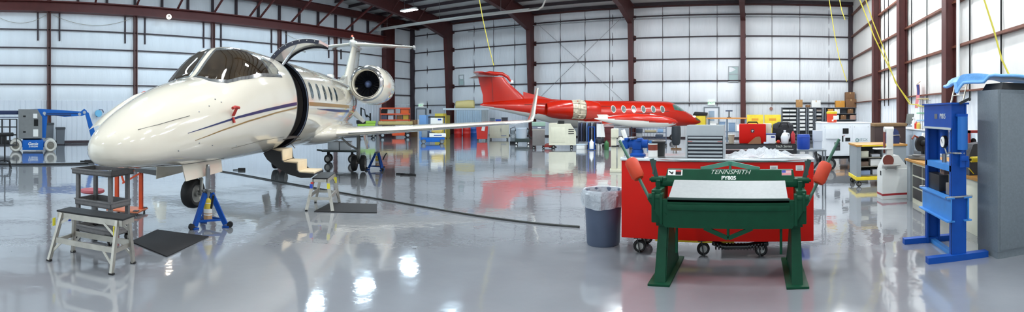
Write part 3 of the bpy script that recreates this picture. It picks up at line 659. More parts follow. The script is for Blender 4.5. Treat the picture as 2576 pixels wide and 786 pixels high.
# wings with tip tanks
for s_ in (1, -1):
    k = MB(); k.loft([foil(5.4, 2.6, .4 * s_, .98, .11, 24), foil(6.1, 1.7, 5.7 * s_, 1.22, .1, 24)]); k.build('wing', wbelly, RJ)
    k = MB(); k.box((7.75, 1.9 * s_, .95), (.9, 2.0, .05), .01, rx=R(4 * s_)); k.build('flap', mat('flap_grey', (150, 150, 142), .4), RJ)
    T = [(4.62, .02), (4.7, .09), (4.95, .18), (5.3, .25), (5.8, .30), (6.5, .325), (7.1, .315), (7.8, .24), (8.5, .11), (8.92, .01)]
    k = MB(); k.loft([[V((t, 5.9 * s_ + r * cos(a), 1.36 + (t - 6.5) * .045 + r * sin(a))) for a in [2 * pi * i / 32 for i in range(32)]] for t, r in [(lambda t: (t, table(T, t)[0]))(t) for t in span(4.62, 8.92, 28)]])
    for f in k.b.faces:
        q = f.calc_center_median(); f.material_index = 1 if (q.z < 1.335 + (q.x - 6.5) * .075 or q.x > 8.35) else 0
    o = k.build('tip_tank', [rpaint, wbelly], RJ)
    k = MB(); k.tube([(4.9, 5.9 * s_ + s_ * .17, 1.26), (6.2, 5.9 * s_ + s_ * .325, 1.32), (7.0, 5.9 * s_ + s_ * .31, 1.42)], .012, 6); k.build('pinstripe', rk, o)
    k = MB(); k.loft([[(8.0, 5.9 * s_ - .02, 1.5), (8.0, 5.9 * s_ + .02, 1.5), (8.7, 5.9 * s_, 1.5)], [(8.3, 5.9 * s_ - .01, 1.66), (8.3, 5.9 * s_ + .01, 1.66), (8.8, 5.9 * s_, 1.66)]], smooth=False); k.build('tank_fin', wbelly, o)
    wheel(RJ, V((6.9, 1.25 * s_, .27)), .25, .18)
    k = MB(); k.cyl((6.9, 1.1 * s_, .27), (6.75, 1.1 * s_, 1.0), .05); k.cyl((6.9, 1.05 * s_, .27), (6.9, 1.3 * s_, .27), .03); k.build('main_gear_leg', gm, RJ)
wheel(RJ, V((2.0, 0, .22)), .21, .14)
k = MB(); k.cyl((2.0, .1, .22), (1.95, .05, 1.05), .04); k.cyl((2, .12, .22), (2, -.1, .22), .025); k.build('nose_gear_leg', gm, RJ)
k = MB(); k.ball((.62, .26, 1.52), (.14, .05, .07)); k.build('landing_light', mat('lamp_glass_white', (240, 240, 230), .1, emit=1.5), RJ)
k = MB(); k.shell(lambda t, a, o: rf(t, a, .005 + o), span(.12, .5, 4), span(R(10), R(60), 4), .006); k.build('nose_patch', mat('nose_yellow_black', (90, 76, 30), .4, noise=.6, nscale=20), RJ)
# white cover and papers lying on the wing root
k = MB(); k.loft([[(3.2, .86, 1.55), (3.9, .86, 1.7), (3.9, .9, 1.7), (3.2, .9, 1.55)], [(3.1, 1.0, 1.38), (4.2, 1.0, 1.4), (4.2, 1.04, 1.4), (3.1, 1.04, 1.38)]], smooth=False); k.build('white_wing_marking', paper, RJ)
# ======================= foreground right: folding machine =======================
FB = thing('sheet_metal_brake', 'green cast iron sheet metal brake with two orange counterweights in front of the red cabinet', 'sheet metal brake', (-.265, 4.84, 0))
def leg(sx):
    k = MB()
    k.bx(sx * .675 - .11, sx * .675 + .11, -.06, .95, 0, .022, .004)                     # foot plate
    a = [(-.02, .02), (.10, .02), (.10, .50), (.02, .50)]
    for (x0, x1) in ((sx * .675 - .055, sx * .675 + .055),):
        k.loft([[(x0, .0, .02), (x1, .0, .02), (x1, .03, .02), (x0, .03, .02)], [(x0 + .01, .18, .555), (x1 - .01, .18, .555), (x1 - .01, .21, .555), (x0 + .01, .21, .555)]], smooth=False)
        k.loft([[(x0, .85, .02), (x1, .85, .02), (x1, .88, .02), (x0, .88, .02)], [(x0 + .01, .42, .555), (x1 - .01, .42, .555), (x1 - .01, .45, .555), (x0 + .01, .45, .555)]], smooth=False)
    xi = sx * .675 - sx * .05
    k.loft([[(xi, .02, .02), (xi, .86, .02), (xi + .012, .86, .02), (xi + .012, .02, .02)], [(xi, .19, .555), (xi, .44, .555), (xi + .012, .44, .555), (xi + .012, .19, .555)]], smooth=False)
    k.bx(sx * .675 - .065, sx * .675 + .065, .14, .48, .55, .585, .006)
    return k.build('leg', green, FB)
leg(-1); leg(1)
k = MB(); k.prism([(-.80, .845), (.80, .845), (.62, .57), (-.62, .57)], .0, .06); k.bx(-.60, .60, -.012, 0, .745, .80, .004); k.build('folding_apron', green, FB)
bk = mat('brake_dark_green', (12, 44, 36), .5)  # darker green for the blade bar
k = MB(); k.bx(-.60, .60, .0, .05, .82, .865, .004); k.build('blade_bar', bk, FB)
k = MB(); k.loft([[(-.59, .0, .85), (.585, .0, .85), (.585, .02, .84), (-.59, .02, .84)], [(-.57, .27, 1.005), (.57, .27, 1.005), (.57, .285, .99), (-.57, .285, .99)]], smooth=False); k.build('bending_leaf', mat('leaf_grey_white', (160, 163, 162), .4, noise=.06, nscale=30), FB)
lg = mat('brake_green_top', (64, 132, 108), .35, coat=.3, noise=.15, nscale=5)
k = MB(); k.loft([[(-.68, .30, .985), (.68, .30, .985), (.68, .42, .985), (-.68, .42, .985)], [(-.66, .36, 1.105), (.66, .36, 1.105), (.66, .44, 1.105), (-.66, .44, 1.105)]], smooth=False); k.build('upper_beam', green, FB)
k = MB(); k.bx(-.70, .70, .28, .5, .935, .99, .008); k.build('clamp_beam', green, FB)
k = MB(); k.bar((-.31, .42, 1.105), (-.0, .42, 1.17), .045, .028, (0, 1, 0)); k.bar((.31, .42, 1.105), (.0, .42, 1.17), .045, .028, (0, 1, 0)); k.cyl((0, .42, 1.08), (0, .42, 1.185), .014); k.cyl((0, .42, 1.155), (0, .42, 1.19), .026, n=6); k.build('upper_truss_rod', lg, FB)
k = MB(); k.bar((-.235, .02, .575), (0, .02, .475), .04, .03, (0, 1, 0)); k.bar((.235, .02, .575), (0, .02, .475), .04, .03, (0, 1, 0)); k.cyl((0, .02, .47), (0, .02, .58), .014); k.build('lower_truss_rod', green, FB)
for sx in (-1, 1):
    k = MB(); k.bx(sx * .72 - .05, sx * .72 + .05, .05, .45, .60, .93, .01); k.bx(sx * .72 - .06, sx * .72 + .06, .3, .48, .93, 1.02, .01)
    k.cyl((sx * .66, .04, .855), (sx * .79, .04, .855), .038); k.cyl((sx * .64, .02, .80), (sx * .64, .1, .80), .02); k.bx(sx * .66 - .014, sx * .66 + .014, -.01, .1, .6, .9, .004); k.bx(sx * .74 - .014, sx * .74 + .014, -.01, .1, .74, .91, .004)
    k.cyl((sx * .70, .3, 1.0), (sx * .82, .3, 1.0), .03); k.cyl((sx * .80, .3, 1.0), (sx * .84, .3, 1.0), .016, n=6)
    k.cyl((sx * .62, -.01, .70), (sx * .62, .05, .70), .012); k.cyl((sx * .71, .1, .93), (sx * .71, .1, 1.02), .022)
    k.build('end_bracket', green, FB)
    k = MB(); k.bar((sx * .76, .34, .96), (sx * .83, .36, 1.21), .045, .02, (0, 1, 0)); k.bar((sx * .81, .34, 1.05), (sx * .79, .36, 1.2), .02, .02, (0, 1, 0)); k.build('clamp_handle', mat('handle_dark_green', (22, 58, 50), .45), FB)
    k = MB(); k.cyl((sx * .52, .1, .30), (sx * .52, .1, .58), .014, n=10); k.build('stop_rod', green, FB)
# lever arms with weights
def lever(p0, p1, w0, w1, tag_):
    k = MB(); k.cyl(p0, p1, .017, n=12); h = k.build('lever', mat('lever_green_steel', (56, 92, 76), .4, metal=.3), FB)
    p, q = V(w0), V(w1); d_ = (q - p); L_ = d_.length
    M = d_.to_track_quat('Z', 'Y').to_matrix().to_4x4(); M.translation = p
    k = MB(); k.lathe([(.025, 0), (.052, .006), (.07, .035), (.073, L_ - .035), (.055, L_ - .006), (.025, L_)], 10, M); k.build('counterweight', wtorange, h)
lever((-.77, .1, .78), (-1.20, .42, 1.395), (-.935, .22, 1.01), (-1.055, .31, 1.205), 'l')
lever((.77, .1, .78), (1.145, .35, 1.42), (.895, .16, .985), (.995, .23, 1.19), 'r')
# placards and lettering
wl_ = mat('lettering_white', (222, 226, 220), .5)
tilt = (R(90) - atan2(.06, .12), 0, 0)
text('TENNSMITH', .068, mat('lettering_silver', (190, 196, 186), .4), FB, (0.0, .3465, 1.082), tilt, 'maker_lettering', .001, .35, 1.12)
text('PY805', .056, wl_, FB, (-.01, .3165, 1.024), tilt, 'stencil_number', .001, 0, 1.05, bold=.002)
k = MB(); k.box((0, 0, 0), (.155, .003, .062)); o = k.build('warning_placard', paper, FB); o.location = (-.575, .345, 1.072); o.rotation_euler = (-atan2(.06, .12), 0, 0)
k = MB(); k.box((.035, -.002, .018), (.06, .003, .016)); k.build('red_band', mat('placard_red', (190, 40, 36), .6), o)
k = MB(); k.box((.035, -.002, -.008), (.06, .003, .034)); k.box((-.045, -.002, -.003), (.05, .003, .012), ry=R(35)); k.box((-.03, -.002, -.005), (.03, .003, .012), ry=R(-50)); k.build('black_print', dark, o)
k = MB(); k.box((0, 0, 0), (.10, .003, .055)); o = k.build('flag_sticker', mat('sticker_white', (230, 220, 222), .6), FB); o.location = (.59, .347, 1.076); o.rotation_euler = (-atan2(.06, .12), 0, 0)
k = MB(); k.box((-.028, -.002, .013), (.042, .003, .026)); k.build('sticker_canton', mat('sticker_blue', (60, 70, 160), .6), o)
for i in range(4):
    k = MB(); k.box((0.0 if i > 1 else .022, -.002, .021 - i * .014), (.10 if i > 1 else .055, .003, .006)); k.build('sticker_stripe', mat('sticker_red', (206, 90, 96), .6), o)

# ======================= red rolling tool cabinet =======================
RC = thing('rolling_tool_cabinet', 'long red rolling work cabinet with a stainless top behind the green brake', 'cabinet', (-.45, 5.78, 0), R(0))
k = MB(); k.bx(-1.14, 1.13, 0, .66, .205, 1.13, .008); k.build('body', toolred, RC)
k = MB(); k.bx(-1.15, 1.14, -.015, .68, 1.13, 1.17, .006); k.build('worktop', mat('stainless_top', (206, 208, 208), .22, metal=.9, rvar=.08), RC)
k = MB(); k.bx(-.75, .2, .12, .18, .155, .205); k.build('yellow_rail', yellow, RC)
def caster(par, c, r, w=.05, name='caster', turn=0.0):
    c = V(c); ca = V((cos(turn), sin(turn), 0)); sd = V((-sin(turn), cos(turn), 0))
    k = MB(); k.box((c.x - ca.x * r * .3, c.y - ca.y * r * .3, 2 * r + .03), (.1, .1, .02), rz=turn); 
    for q in (-1, 1): k.bar(c + sd * q * (w * .5 + .008) , V((c.x, c.y, 2 * r + .03)) - ca * r * .4 + sd * q * (w * .5 + .008), .012, r * .7, sd)
    o = k.build(name, blk, par)
    wheel(o, V((c.x, c.y, r)), r, w, 'caster_wheel', mat('caster_rim', (200, 200, 196), .4), mat('caster_rubber', (28, 27, 28), .6), turn + pi * 0)
    return o
for x in (-.95, -.17, .52): caster(RC, (x, .15, 0), .078, .05, turn=R(15) if x < 0 else R(-10))
for x in (-.95, .95): caster(RC, (x, .56, 0), .078, .05)
k = MB()
k.tube([(-.05, .1, .17), (.1, .06, .13), (.35, .06, .14), (.6, .1, .17)], .035, 10); 
for i in range(16):
    x = -.02 + i * .037; k.cyl((x, .065, .135 + .00 * i), (x + .016, .065, .135), .042, n=10)
k.build('hose_bundle', blk, RC)
for x, w_ in ((.665, .09), (.965, .09)):
    k = MB(); k.bx(x - w_ / 2, x + w_ / 2, -.003, .002, 1.03, 1.09); o = k.build('paper_label', paper, RC)
    for j in range(3):
        k = MB(); k.bx(x - w_ * .35, x + w_ * .3, -.005, -.002, 1.042 + j * .014, 1.047 + j * .014); k.build('print_line', mat('print_grey', (140, 146, 156), .7), o)
ty = 1.17
# bench vise
VI = thing('bench_vise', 'blue bench vise bolted to the left end of the stainless top', 'vise', (-1.44, 6.0, ty + .002), R(0))
k = MB(); k.lathe([(.1, 0), (.1, .02), (.075, .04), (.07, .08)], 24); k.build('swivel_base', blue, VI)
k = MB(); k.box((0, 0, .13), (.12, .13, .1), .02); k.cyl((-.12, 0, .15), (.13, 0, .15), .052); k.box((.03, 0, .2), (.05, .16, .04), .01); k.build('body', blue, VI)
k = MB(); k.box((-.15, 0, .14), (.08, .13, .11), .02); k.box((-.13, 0, .205), (.05, .16, .035), .01); k.build('sliding_jaw', blue, VI)
k = MB(); k.cyl((-.21, 0, .13), (-.18, 0, .13), .03); k.cyl((-.205, -.1, .12), (-.205, .1, .14), .009); k.build('tommy_bar', steel, VI)
k = MB(); k.bx(-.1, -.03, -.07, .07, .22, .232); k.build('jaw_plate', steel, VI)
# tins beside the vise
def can(name, label, x, y, r, h, bands, group=None):
    t = thing(name, label, 'can', (x, y, ty + .002), 0, group)
    prev = 0
    for i, (f, m) in enumerate(bands):
        k = MB(); k.lathe([(r, prev), (r, h * f)], 24); k.build('label_band', m, t); prev = h * f
    k = MB(); k.lathe([(r * .99, h - .001), (r * 1.02, h + .004), (r * .9, h + .006), (r * .88, h)], 24); k.build('rim', steel, t)
    return t
can('paint_can', 'brown topped white can standing beside the blue vise', -1.235, 5.93, .058, .155, ((.5, paper), (.95, mat('can_brown', (126, 52, 34), .5)), (1, paper)))
k = MB(); k.lathe([(.075, 0), (.078, .1), (.085, .17), (.06, .19), (.01, .195)], 24); t = thing('black_funnel_cup', 'dark round tub behind the brown and white can', 'tub', (-1.19, 6.07, ty + .002)); k.build('body', black, t); k = MB(); k.lathe([(.09, .165), (.092, .18), (.06, .196)], 24); k.build('lid', mat('lid_dark', (48, 44, 44), .5), t)
# grey machinist chest
TC = thing('machinist_chest', 'light grey five-drawer machinist chest on the stainless worktop', 'tool chest', (-.59, 5.86, ty + .001), R(0))
k = MB(); k.loft([[(-.225, 0, 0), (.225, 0, 0), (.225, .3, 0), (-.225, .3, 0)], [(-.225, 0, .26), (.225, 0, .26), (.225, .3, .26), (-.225, .3, .26)], [(-.22, .02, .385), (.22, .02, .385), (.22, .3, .385), (-.22, .3, .385)]], smooth=False); k.build('body', ltgrey, TC)
k = MB(); k.bx(-.228, .228, -.006, .0, 0, .262, 0); k.build('drawer_bay', mat('drawer_gap_navy', (20, 26, 40), .5), TC)
for i in range(6):
    k = MB(); k.bx(-.205, .205, -.016, -.006, .01 + i * .043, .033 + i * .043, .004); k.build('drawer', ltgrey, TC)
for sx in (-.222, .222): 
    k = MB(); k.bx(sx - .012, sx + .012, -.02, 0, 0, .262, .003); k.build('drawer_side_post', ltgrey, TC)
for x in (-.18, .175):
    k = MB(); k.bx(x - .028, x + .028, -.018, -.016, .19, .198); k.build('red_tag', mat('tag_red', (190, 100, 90), .6), TC)
k = MB(); k.bx(-.16, -.08, .02, .021, .28, .37); k.bx(-.06, -.04, .02, .021, .3, .38); k.build('sticker', mat('sticker_pale', (196, 204, 210), .4), TC)
# crumpled clear bag
def crumple(name, label, cat, loc, sx, sy, sz, m, seed):
    rr = random.Random(seed); pts = [(rr.uniform(-1, 1), rr.uniform(-1, 1), rr.uniform(.25, 1)) for _ in range(48)]
    def f(u, v):
        r = sqrt(u * u + v * v); base = max(0, 1 - r ** 1.5); h = 0
        for (a, b_, c_) in pts: h = max(h, c_ * max(0, 1 - sqrt((u - a * .85) ** 2 + (v - b_ * .85) ** 2) / .34))
        return (u * sx * (1 + .12 * sin(7 * v)), v * sy * (1 + .15 * sin(6 * u)), sz * (h * (.35 + .65 * base)) * (1 if r < 1.0 else max(0, 1.35 - r) * 2.8) + .004)
    k = MB(); k.grid(f, span(-1, 1, 46), span(-1, 1, 34)); o = k.build(name, m, None, sharp=25); o.location = loc; tag(o, label, cat); return o
crumple('plastic_bag', 'crumpled clear plastic sheet lying on the stainless top', 'plastic bag', (.07, 6.02, ty + .001), .36, .2, .15, mat('clear_bag_film', (224, 228, 232), .12, alpha=.6, bump=.8, bscale=22), 3)

# ======================= bin with liner =======================
TB = thing('trash_can', 'round grey plastic bin with a clear liner folded over its rim', 'bin', (-1.95, 6.2, 0))
bing = mat('bin_grey_plastic', (74, 86, 108), .55, noise=.08)
k = MB(); k.lathe([(.01, .0), (.205, 0), (.215, .02), (.245, .66), (.258, .665), (.258, .70), (.25, .705), (.24, .69), (.21, .04), (.01, .03)], 40); k.build('body', bing, TB)
k = MB(); n = 64
def lr(z, r, amp, ph): return [((r + amp * sin(9 * a + ph) + amp * .6 * sin(17 * a)) * cos(a), (r + amp * sin(9 * a + ph) + amp * .6 * sin(17 * a)) * sin(a), z + .012 * sin(3 * a + ph) * (amp > .004)) for a in [2 * pi * i / n for i in range(n)]]
k.loft([lr(.40, .215, .004, 0), lr(.64, .228, .006, 1), lr(.71, .245, .003, 0), lr(.715, .262, .003, 0), lr(.66, .285, .01, 1), lr(.58, .275, .012, 2), lr(.49, .262, .012, 3)], cap=False); k.build('liner_bag', clearpl, TB)

# ======================= blue shop press =======================
HP_ = thing('shop_press', 'tall blue hydraulic shop press with a gauge beside the grey locker', 'hydraulic press', (2.22, 5.75, 0), R(0))
pb = blue
for y in (-.45, .45):
    k = MB(); k.bx(-.02, .16, y - .012, y + .012, .0, 1.82); 
    s_ = 1 if y < 0 else -1
    k.bx(-.02, 0, y, y + s_ * .07, .0, 1.82); k.bx(.14, .16, y, y + s_ * .07, .0, 1.82); k.build('upright', pb, HP_)
    k = MB(); k.loft([[(-.32, y - .05, 0), (-.32, y + .05, 0), (-.32, y + .05, .07), (-.32, y - .05, .07)], [(.43, y - .05, 0), (.43, y + .05, 0), (.43, y + .05, .07), (.43, y - .05, .07)]], smooth=False); k.build('foot', pb, HP_)
k = MB(); k.bx(.04, .10, -.45, .45, .0, .05); k.build('tie_bar', ltblue, HP_)
k = MB(); k.bx(-.03, -.01, -.47, .47, 1.52, 1.80); k.bx(.14, .16, -.47, .47, 1.52, 1.80); k.bx(-.05, .18, -.5, .5, 1.80, 1.82); k.build('crown_beam', pb, HP_)
k = MB(); k.bx(-.045, -.03, -.46, .46, 1.505, 1.53); k.build('crown_lip', mat('press_bare_edge', (180, 190, 190), .4), HP_)
tx = text('PY815', .085, wl_, HP_, (-.034, -.2, 1.66), (R(90), 0, R(-90)), 'stencil_number', .001, 0, .85)
k = MB(); k.bx(-.034, -.031, -.02, .075, 1.63, 1.69); k.build('maker_badge', mat('badge_brown', (92, 92, 96), .5), HP_)
k = MB(); k.cyl((.07, 0, 1.52), (.07, 0, 1.2), .055); k.build('ram_cylinder', pb, HP_)
k = MB(); k.cyl((.07, 0, 1.2), (.07, 0, 1.04), .03); k.build('ram', steel, HP_)
k = MB(); k.bx(-.02, .15, -.43, .43, 1.02, 1.09); k.build('slide_beam', ltblue, HP_)
k = MB(); k.bx(.02, .12, -.12, .0, .95, 1.02); k.build('ram_shoe', mat('ram_brown', (90, 70, 60), .5), HP_)
k = MB(); k.cyl((-.06, -.27, 1.36), (-.02, -.27, 1.36), .075, n=28); g_ = k.build('pressure_gauge', blk, HP_)
k = MB(); k.cyl((-.066, -.27, 1.36), (-.06, -.27, 1.36), .062, n=28); k.build('gauge_face', paper, g_)
k = MB(); k.bar((-.069, -.28, 1.345), (-.069, -.245, 1.39), .008, .003, (1, 0, 0)); k.build('gauge_needle', dark, g_)
k = MB(); k.tube([(-.03, -.27, 1.29), (-.02, -.3, 1.22), (-.02, -.40, 1.24), (.0, -.5, 1.24), (.1, -.55, 1.24)], .012, 8); k.build('hydraulic_hose', steel, HP_)
k = MB(); k.cyl((.085, -.525, 1.28), (.085, -.525, 1.66), .06, n=24); k.build('pump_cylinder', mat('press_cylinder_blue', (24, 100, 178), .4), HP_)
k = MB(); k.bx(.02, .15, -.53, -.45, 1.66, 1.69); k.build('pump_bracket', pb, HP_)
k = MB(); k.cyl((.09, -.52, 1.08), (.09, -.52, 1.28), .035); k.box((.1, -.54, 1.18), (.09, .06, .06), .01); k.build('pump_valve', pb, HP_)
k = MB(); k.box((.14, -.52, 1.12), (.05, .05, .09), .01); k.build('release_valve', pb, HP_)
k = MB(); k.bar((.06, -.5, 1.81), (.17, -.56, 1.87), .035, .03); k.build('pump_handle', black, HP_)
for y0, y1 in ((-.53, -.48), (-.42, -.37)):
    pass
k = MB()
for x in (-.05, .165): k.bx(x, x + .015, -.5, .48, .46, .72); k.bx(x - .045, x + .05, -.5, .5, .715, .73); k.bx(x - .045, x + .05, -.5, .5, .45, .465)
k.build('bed_beam', ltblue, HP_)
for y in (-.47, .47):
    k = MB(); k.cyl((-.1, y, .73), (.23, y, .73), .014); k.build('bed_pin', steel, HP_)
k = MB(); k.bx(.0, .13, .0, .4, .732, .93, .006); k.build('press_plate', mat('press_plate_black', (30, 30, 32), .5), HP_)
k = MB(); k.bx(.0, .05, -.36, -.22, .735, .87, .004); k.build('arbor_block', mat('arbor_grey', (120, 112, 104), .5), HP_)

# ======================= grey locker with a blue tarp =======================
LK = thing('storage_locker', 'tall grey steel locker at the right edge under a blue tarp', 'cabinet', (2.70, 5.11, 0), R(4))
k = MB(); k.bx(0, .91, 0, .48, .08, 1.975, .006); k.bx(.005, .9, .01, .47, 0, .08); k.build('body', cabgrey, LK)
k = MB(); k.bx(.03, .88, -.012, .004, .10, 1.93, .004); k.build('door', cabgrey, LK)
k = MB(); k.bx(.452, .458, -.014, -.011, .1, 1.93); k.build('door_gap', dark, LK)
k = MB(); k.bx(.04, .87, -.006, .485, 1.93, 1.976); k.build('top_lip', cabgrey, LK)
bd = thing('flat_black_case', 'flat black case on top of the grey locker beneath the blue tarp', 'case', (3.15, 5.385, 1.979), R(4)); k = MB(); k.loft([[(-.42, -.25, 0), (.42, -.25, 0), (.42, .2, 0), (-.42, .2, 0)], [(-.38, -.22, .08), (.42, -.22, .08), (.42, .18, .08), (-.38, .18, .08)]], smooth=False); k.build('case_shell', black, bd)
TP = thing('blue_tarp', 'crumpled blue plastic tarp spread over the top of the grey locker', 'tarp', (3.1, 5.42, 2.092), R(4))
def tarp(u, v):
    x = lerp(-.67, .5, u); w_ = smooth1(u / .45); y = lerp(lerp(.28, .62, v), lerp(-.36, .46, v), w_)
    e = max(0, -.42 - x) ; e2 = max(0, -.5 - y); e3 = max(0, y - .27)
    z = .02 + .012 * (1 + sin(9 * u + 3 * v) * sin(7 * v + 1)) + .02 * abs(sin(11 * u - 4 * v)) + .05 * (1 - w_) - .10 * smooth1((.06 - u) / .06) - .05 * e - .10 * e3 - .11 * smooth1((.09 - v) / .09) * smooth1((.25 - u) / .06)
    return (x, y, z)
k = MB(); k.grid(tarp, span(0, 1, 40), span(0, 1, 44)); 
k.build('tarp_sheet', mat('tarp_blue', (96, 158, 216), .4, noise=.1, bump=.4, bscale=9), TP, sharp=25)
k = MB(); k.tube([tarp(u, 0) for u in span(0, 1, 30)], .02, 8); k.tube([tarp(0, v) for v in span(0, 1, 30)], .022, 8); k.build('tarp_hem', mat('tarp_hem_blue', (120, 176, 226), .4), TP)
# ======================= around the white jet =======================
def quad_mat(name, label, cs, col):
    c = sum((V(p) for p in cs), V((0, 0, 0))) / 4
    k = MB(); k.loft([[V((p[0] - c.x, p[1] - c.y, z)) for p in cs] for z in (.002, .014)], smooth=False)
    o = k.build(name, col); o.location = (c.x, c.y, 0); return tag(o, label, 'floor mat')
matm = mat('floor_mat_black', (24, 23, 25), .75, bump=.3, bscale=150)
quad_mat('floor_mat', 'black rubber floor mat below the jet nose wheel', [(-6.23, 2.06, 0), (-6.74, 2.63, 0), (-6.08, 3.13, 0), (-5.43, 2.24, 0)], matm)
quad_mat('floor_mat', 'black rubber floor mat beneath the step stool at the jet stairs', [tuple(G(790, 534)), tuple(G(832, 512)), tuple(G(948, 515)), tuple(G(948, 537))], matm)

# aluminium step stool
STO = thing('step_stool', 'aluminium step stool with black top in front of the grey utility cart', 'step stool', (-5.50, 1.34, 0), R(42))
k = MB(); k.bx(-.39, .50, -.135, .135, .555, .575, .004); k.build('tread_top', black, STO)
k = MB(); k.bx(-.38, .49, -.13, -.115, .49, .555); k.bx(-.38, .49, .115, .13, .49, .555); k.bx(-.38, -.365, -.13, .13, .5, .555); k.bx(.475, .49, -.13, .13, .5, .555); k.build('top_frame', alu, STO)
for sx in (-1, 1):
    for sy in (-1, 1):
        k = MB(); k.bar((sx * .37 + .055, sy * .12, .55), (sx * .42, sy * .23, .015), .055, .03, (sx, 0, 0)); l_ = k.build('leg', alu, STO)
        k = MB(); k.box((sx * .42, sy * .231, .01), (.06, .04, .02), .004); k.build('foot_pad', black, l_)
        for a_, b_ in (((sx * .39 + .01, sy * .15, .40), (sx * .24 + .02, sy * .125, .5)), ((sx * .405, sy * .21, .10), (sx * .28, sy * .185, .23))):
            k = MB(); k.bar(a_, b_, .028, .012, (0, 1, 0)); k.build('brace', alu, STO)
for sy in (-1, 1):
    k = MB(); k.bar((-.40, sy * .185, .245), (.40, sy * .185, .245), .02, .06); k.build('long_rail', alu, STO)
for sx in (-1, 1):
    k = MB(); k.bar((sx * .40, -.18, .22), (sx * .40, .18, .22), .02, .045); k.build('short_rail', alu, STO)
    k = MB(); k.box((sx * .41, -.155, .44), (.006, .05, .11)) if sx > 0 else k.box((sx * .41, -.155, .44), (.006, .05, .09)); k.build('yellow_warning_label', mat('label_yellow', (226, 216, 60), .6), STO)
    k = MB(); k.box((sx * .41, .15, .43), (.006, .05, .07)); k.build('blue_label', mat('label_blue', (50, 84, 200), .6), STO)
    k = MB(); k.box((sx * .405, .135, .485), (.006, .05, .03)); k.build('red_label', mat('label_red', (206, 60, 50), .6), STO)
dup(STO, (-6.89, 5.87, 0), R(129.7), 'aluminium step stool with black top at the foot of the jet stairs')

# three shelf utility cart
UC = thing('utility_cart', 'dark grey plastic three-shelf utility cart under the jet nose', 'cart', (-6.47, 1.74, 0), R(35))
def tray(z, h, lip):
    k = MB(); w_, d_ = .31 + lip, .21 + lip
    k.bx(-w_, w_, -d_, d_, z, z + .015); k.bx(-w_, w_, -d_, -d_ + .015, z, z + h); k.bx(-w_, w_, d_ - .015, d_, z, z + h); k.bx(-w_, -w_ + .015, -d_, d_, z, z + h); k.bx(w_ - .015, w_, -d_, d_, z, z + h)
    k.bx(-w_ - .01, w_ + .01, -d_ - .012, -d_, z + h - .02, z + h, .003); k.bx(-w_ - .012, -w_, -d_, d_, z + h - .02, z + h, .003); k.bx(w_, w_ + .012, -d_, d_, z + h - .02, z + h, .003)
    k.build('shelf_tray', plasticg, UC)
tray(.885, .075, .03); tray(.47, .085, 0); tray(.115, .09, 0)
for x in (-.28, .28):
    for y in (-.18, .18):
        k = MB(); k.bx(x - .028, x + .028, y - .022, y + .022, .12, .89, .006); k.build('corner_post', plasticg, UC); caster(UC, (x, y, 0), .05, .03)
TW = thing('wrench', 'small blue-handled tools lying on the utility cart', 'tool', (-6.49, 1.72, .908), R(40)); TW.scale = (.8, .8, .8)
k = MB(); k.cyl((-.16, 0, .012), (.12, .02, .012), .012); k.box((-.18, 0, .014), (.05, .05, .014), .004); k.build('blue_handle', blueplast, TW)
k = MB(); k.cyl((-.1, .07, .012), (.14, .1, .012), .011); k.ball((.15, .1, .014), .022); k.build('ratchet', steel, TW)
# orange lift stand
OL = thing('lift_stand', 'orange steel lift stand with a plate base behind the utility cart', 'lift stand', (-8.12, 2.62, 0), R(48)); OL.scale = (.86, .86, .95)
k = MB(); k.bx(-.34, .34, -.26, .26, .05, .075, .004); k.build('base_plate', mat('base_plate_orange', (212, 122, 84), .4, noise=.1), OL)
for x in (-.27, .26):
    k = MB(); k.bx(x - .035, x + .035, .05, .12, .07, .78); k.build('post', orange, OL)
k = MB(); k.bx(-.30, .58, .05, .12, .74, .80); k.build('top_beam', orange, OL)
k = MB(); k.bar((.26, .06, .72), (-.12, .04, .52), .05, .03); k.build('diagonal_arm', orange, OL)
k = MB(); k.bar((-.2, .06, .76), (-.1, .04, .55), .03, .03); k.build('stay', orange, OL)
k = MB(); k.loft([[(.2, -.12, .76), (.72, -.12, .70), (.72, .3, .70), (.2, .3, .76)], [(.2, -.12, .82), (.72, -.12, .80), (.72, .3, .80), (.2, .3, .82)]], smooth=False); k.build('grey_tray', mat('tray_dark_grey', (86, 88, 90), .6), OL)
for x in (-.28, .28):
    for y in (-.2, .2): caster(OL, (x, y, 0), .024, .02)
RS = thing('roller_stool', 'low mechanic stool with a pink red seat behind the utility cart', 'stool', (-7.82, 1.93, 0))
k = MB(); k.lathe([(.01, .42), (.18, .42), (.2, .44), (.19, .47), (.01, .475)], 28); k.build('seat', mat('stool_seat_red', (176, 84, 92), .5), RS)
k = MB(); k.cyl((0, 0, .1), (0, 0, .42), .025); k.build('column', steel, RS)
k = MB()
for i in range(5): a = 2 * pi * i / 5; k.bar((0, 0, .1), (.22 * cos(a), .22 * sin(a), .075), .03, .025); k.cyl((.22 * cos(a), .22 * sin(a) - .012, .03), (.22 * cos(a), .22 * sin(a) + .012, .03), .03, n=12); k.cyl((.22 * cos(a), .22 * sin(a), .03), (.22 * cos(a), .22 * sin(a), .08), .01)
k.build('star_base', black, RS)

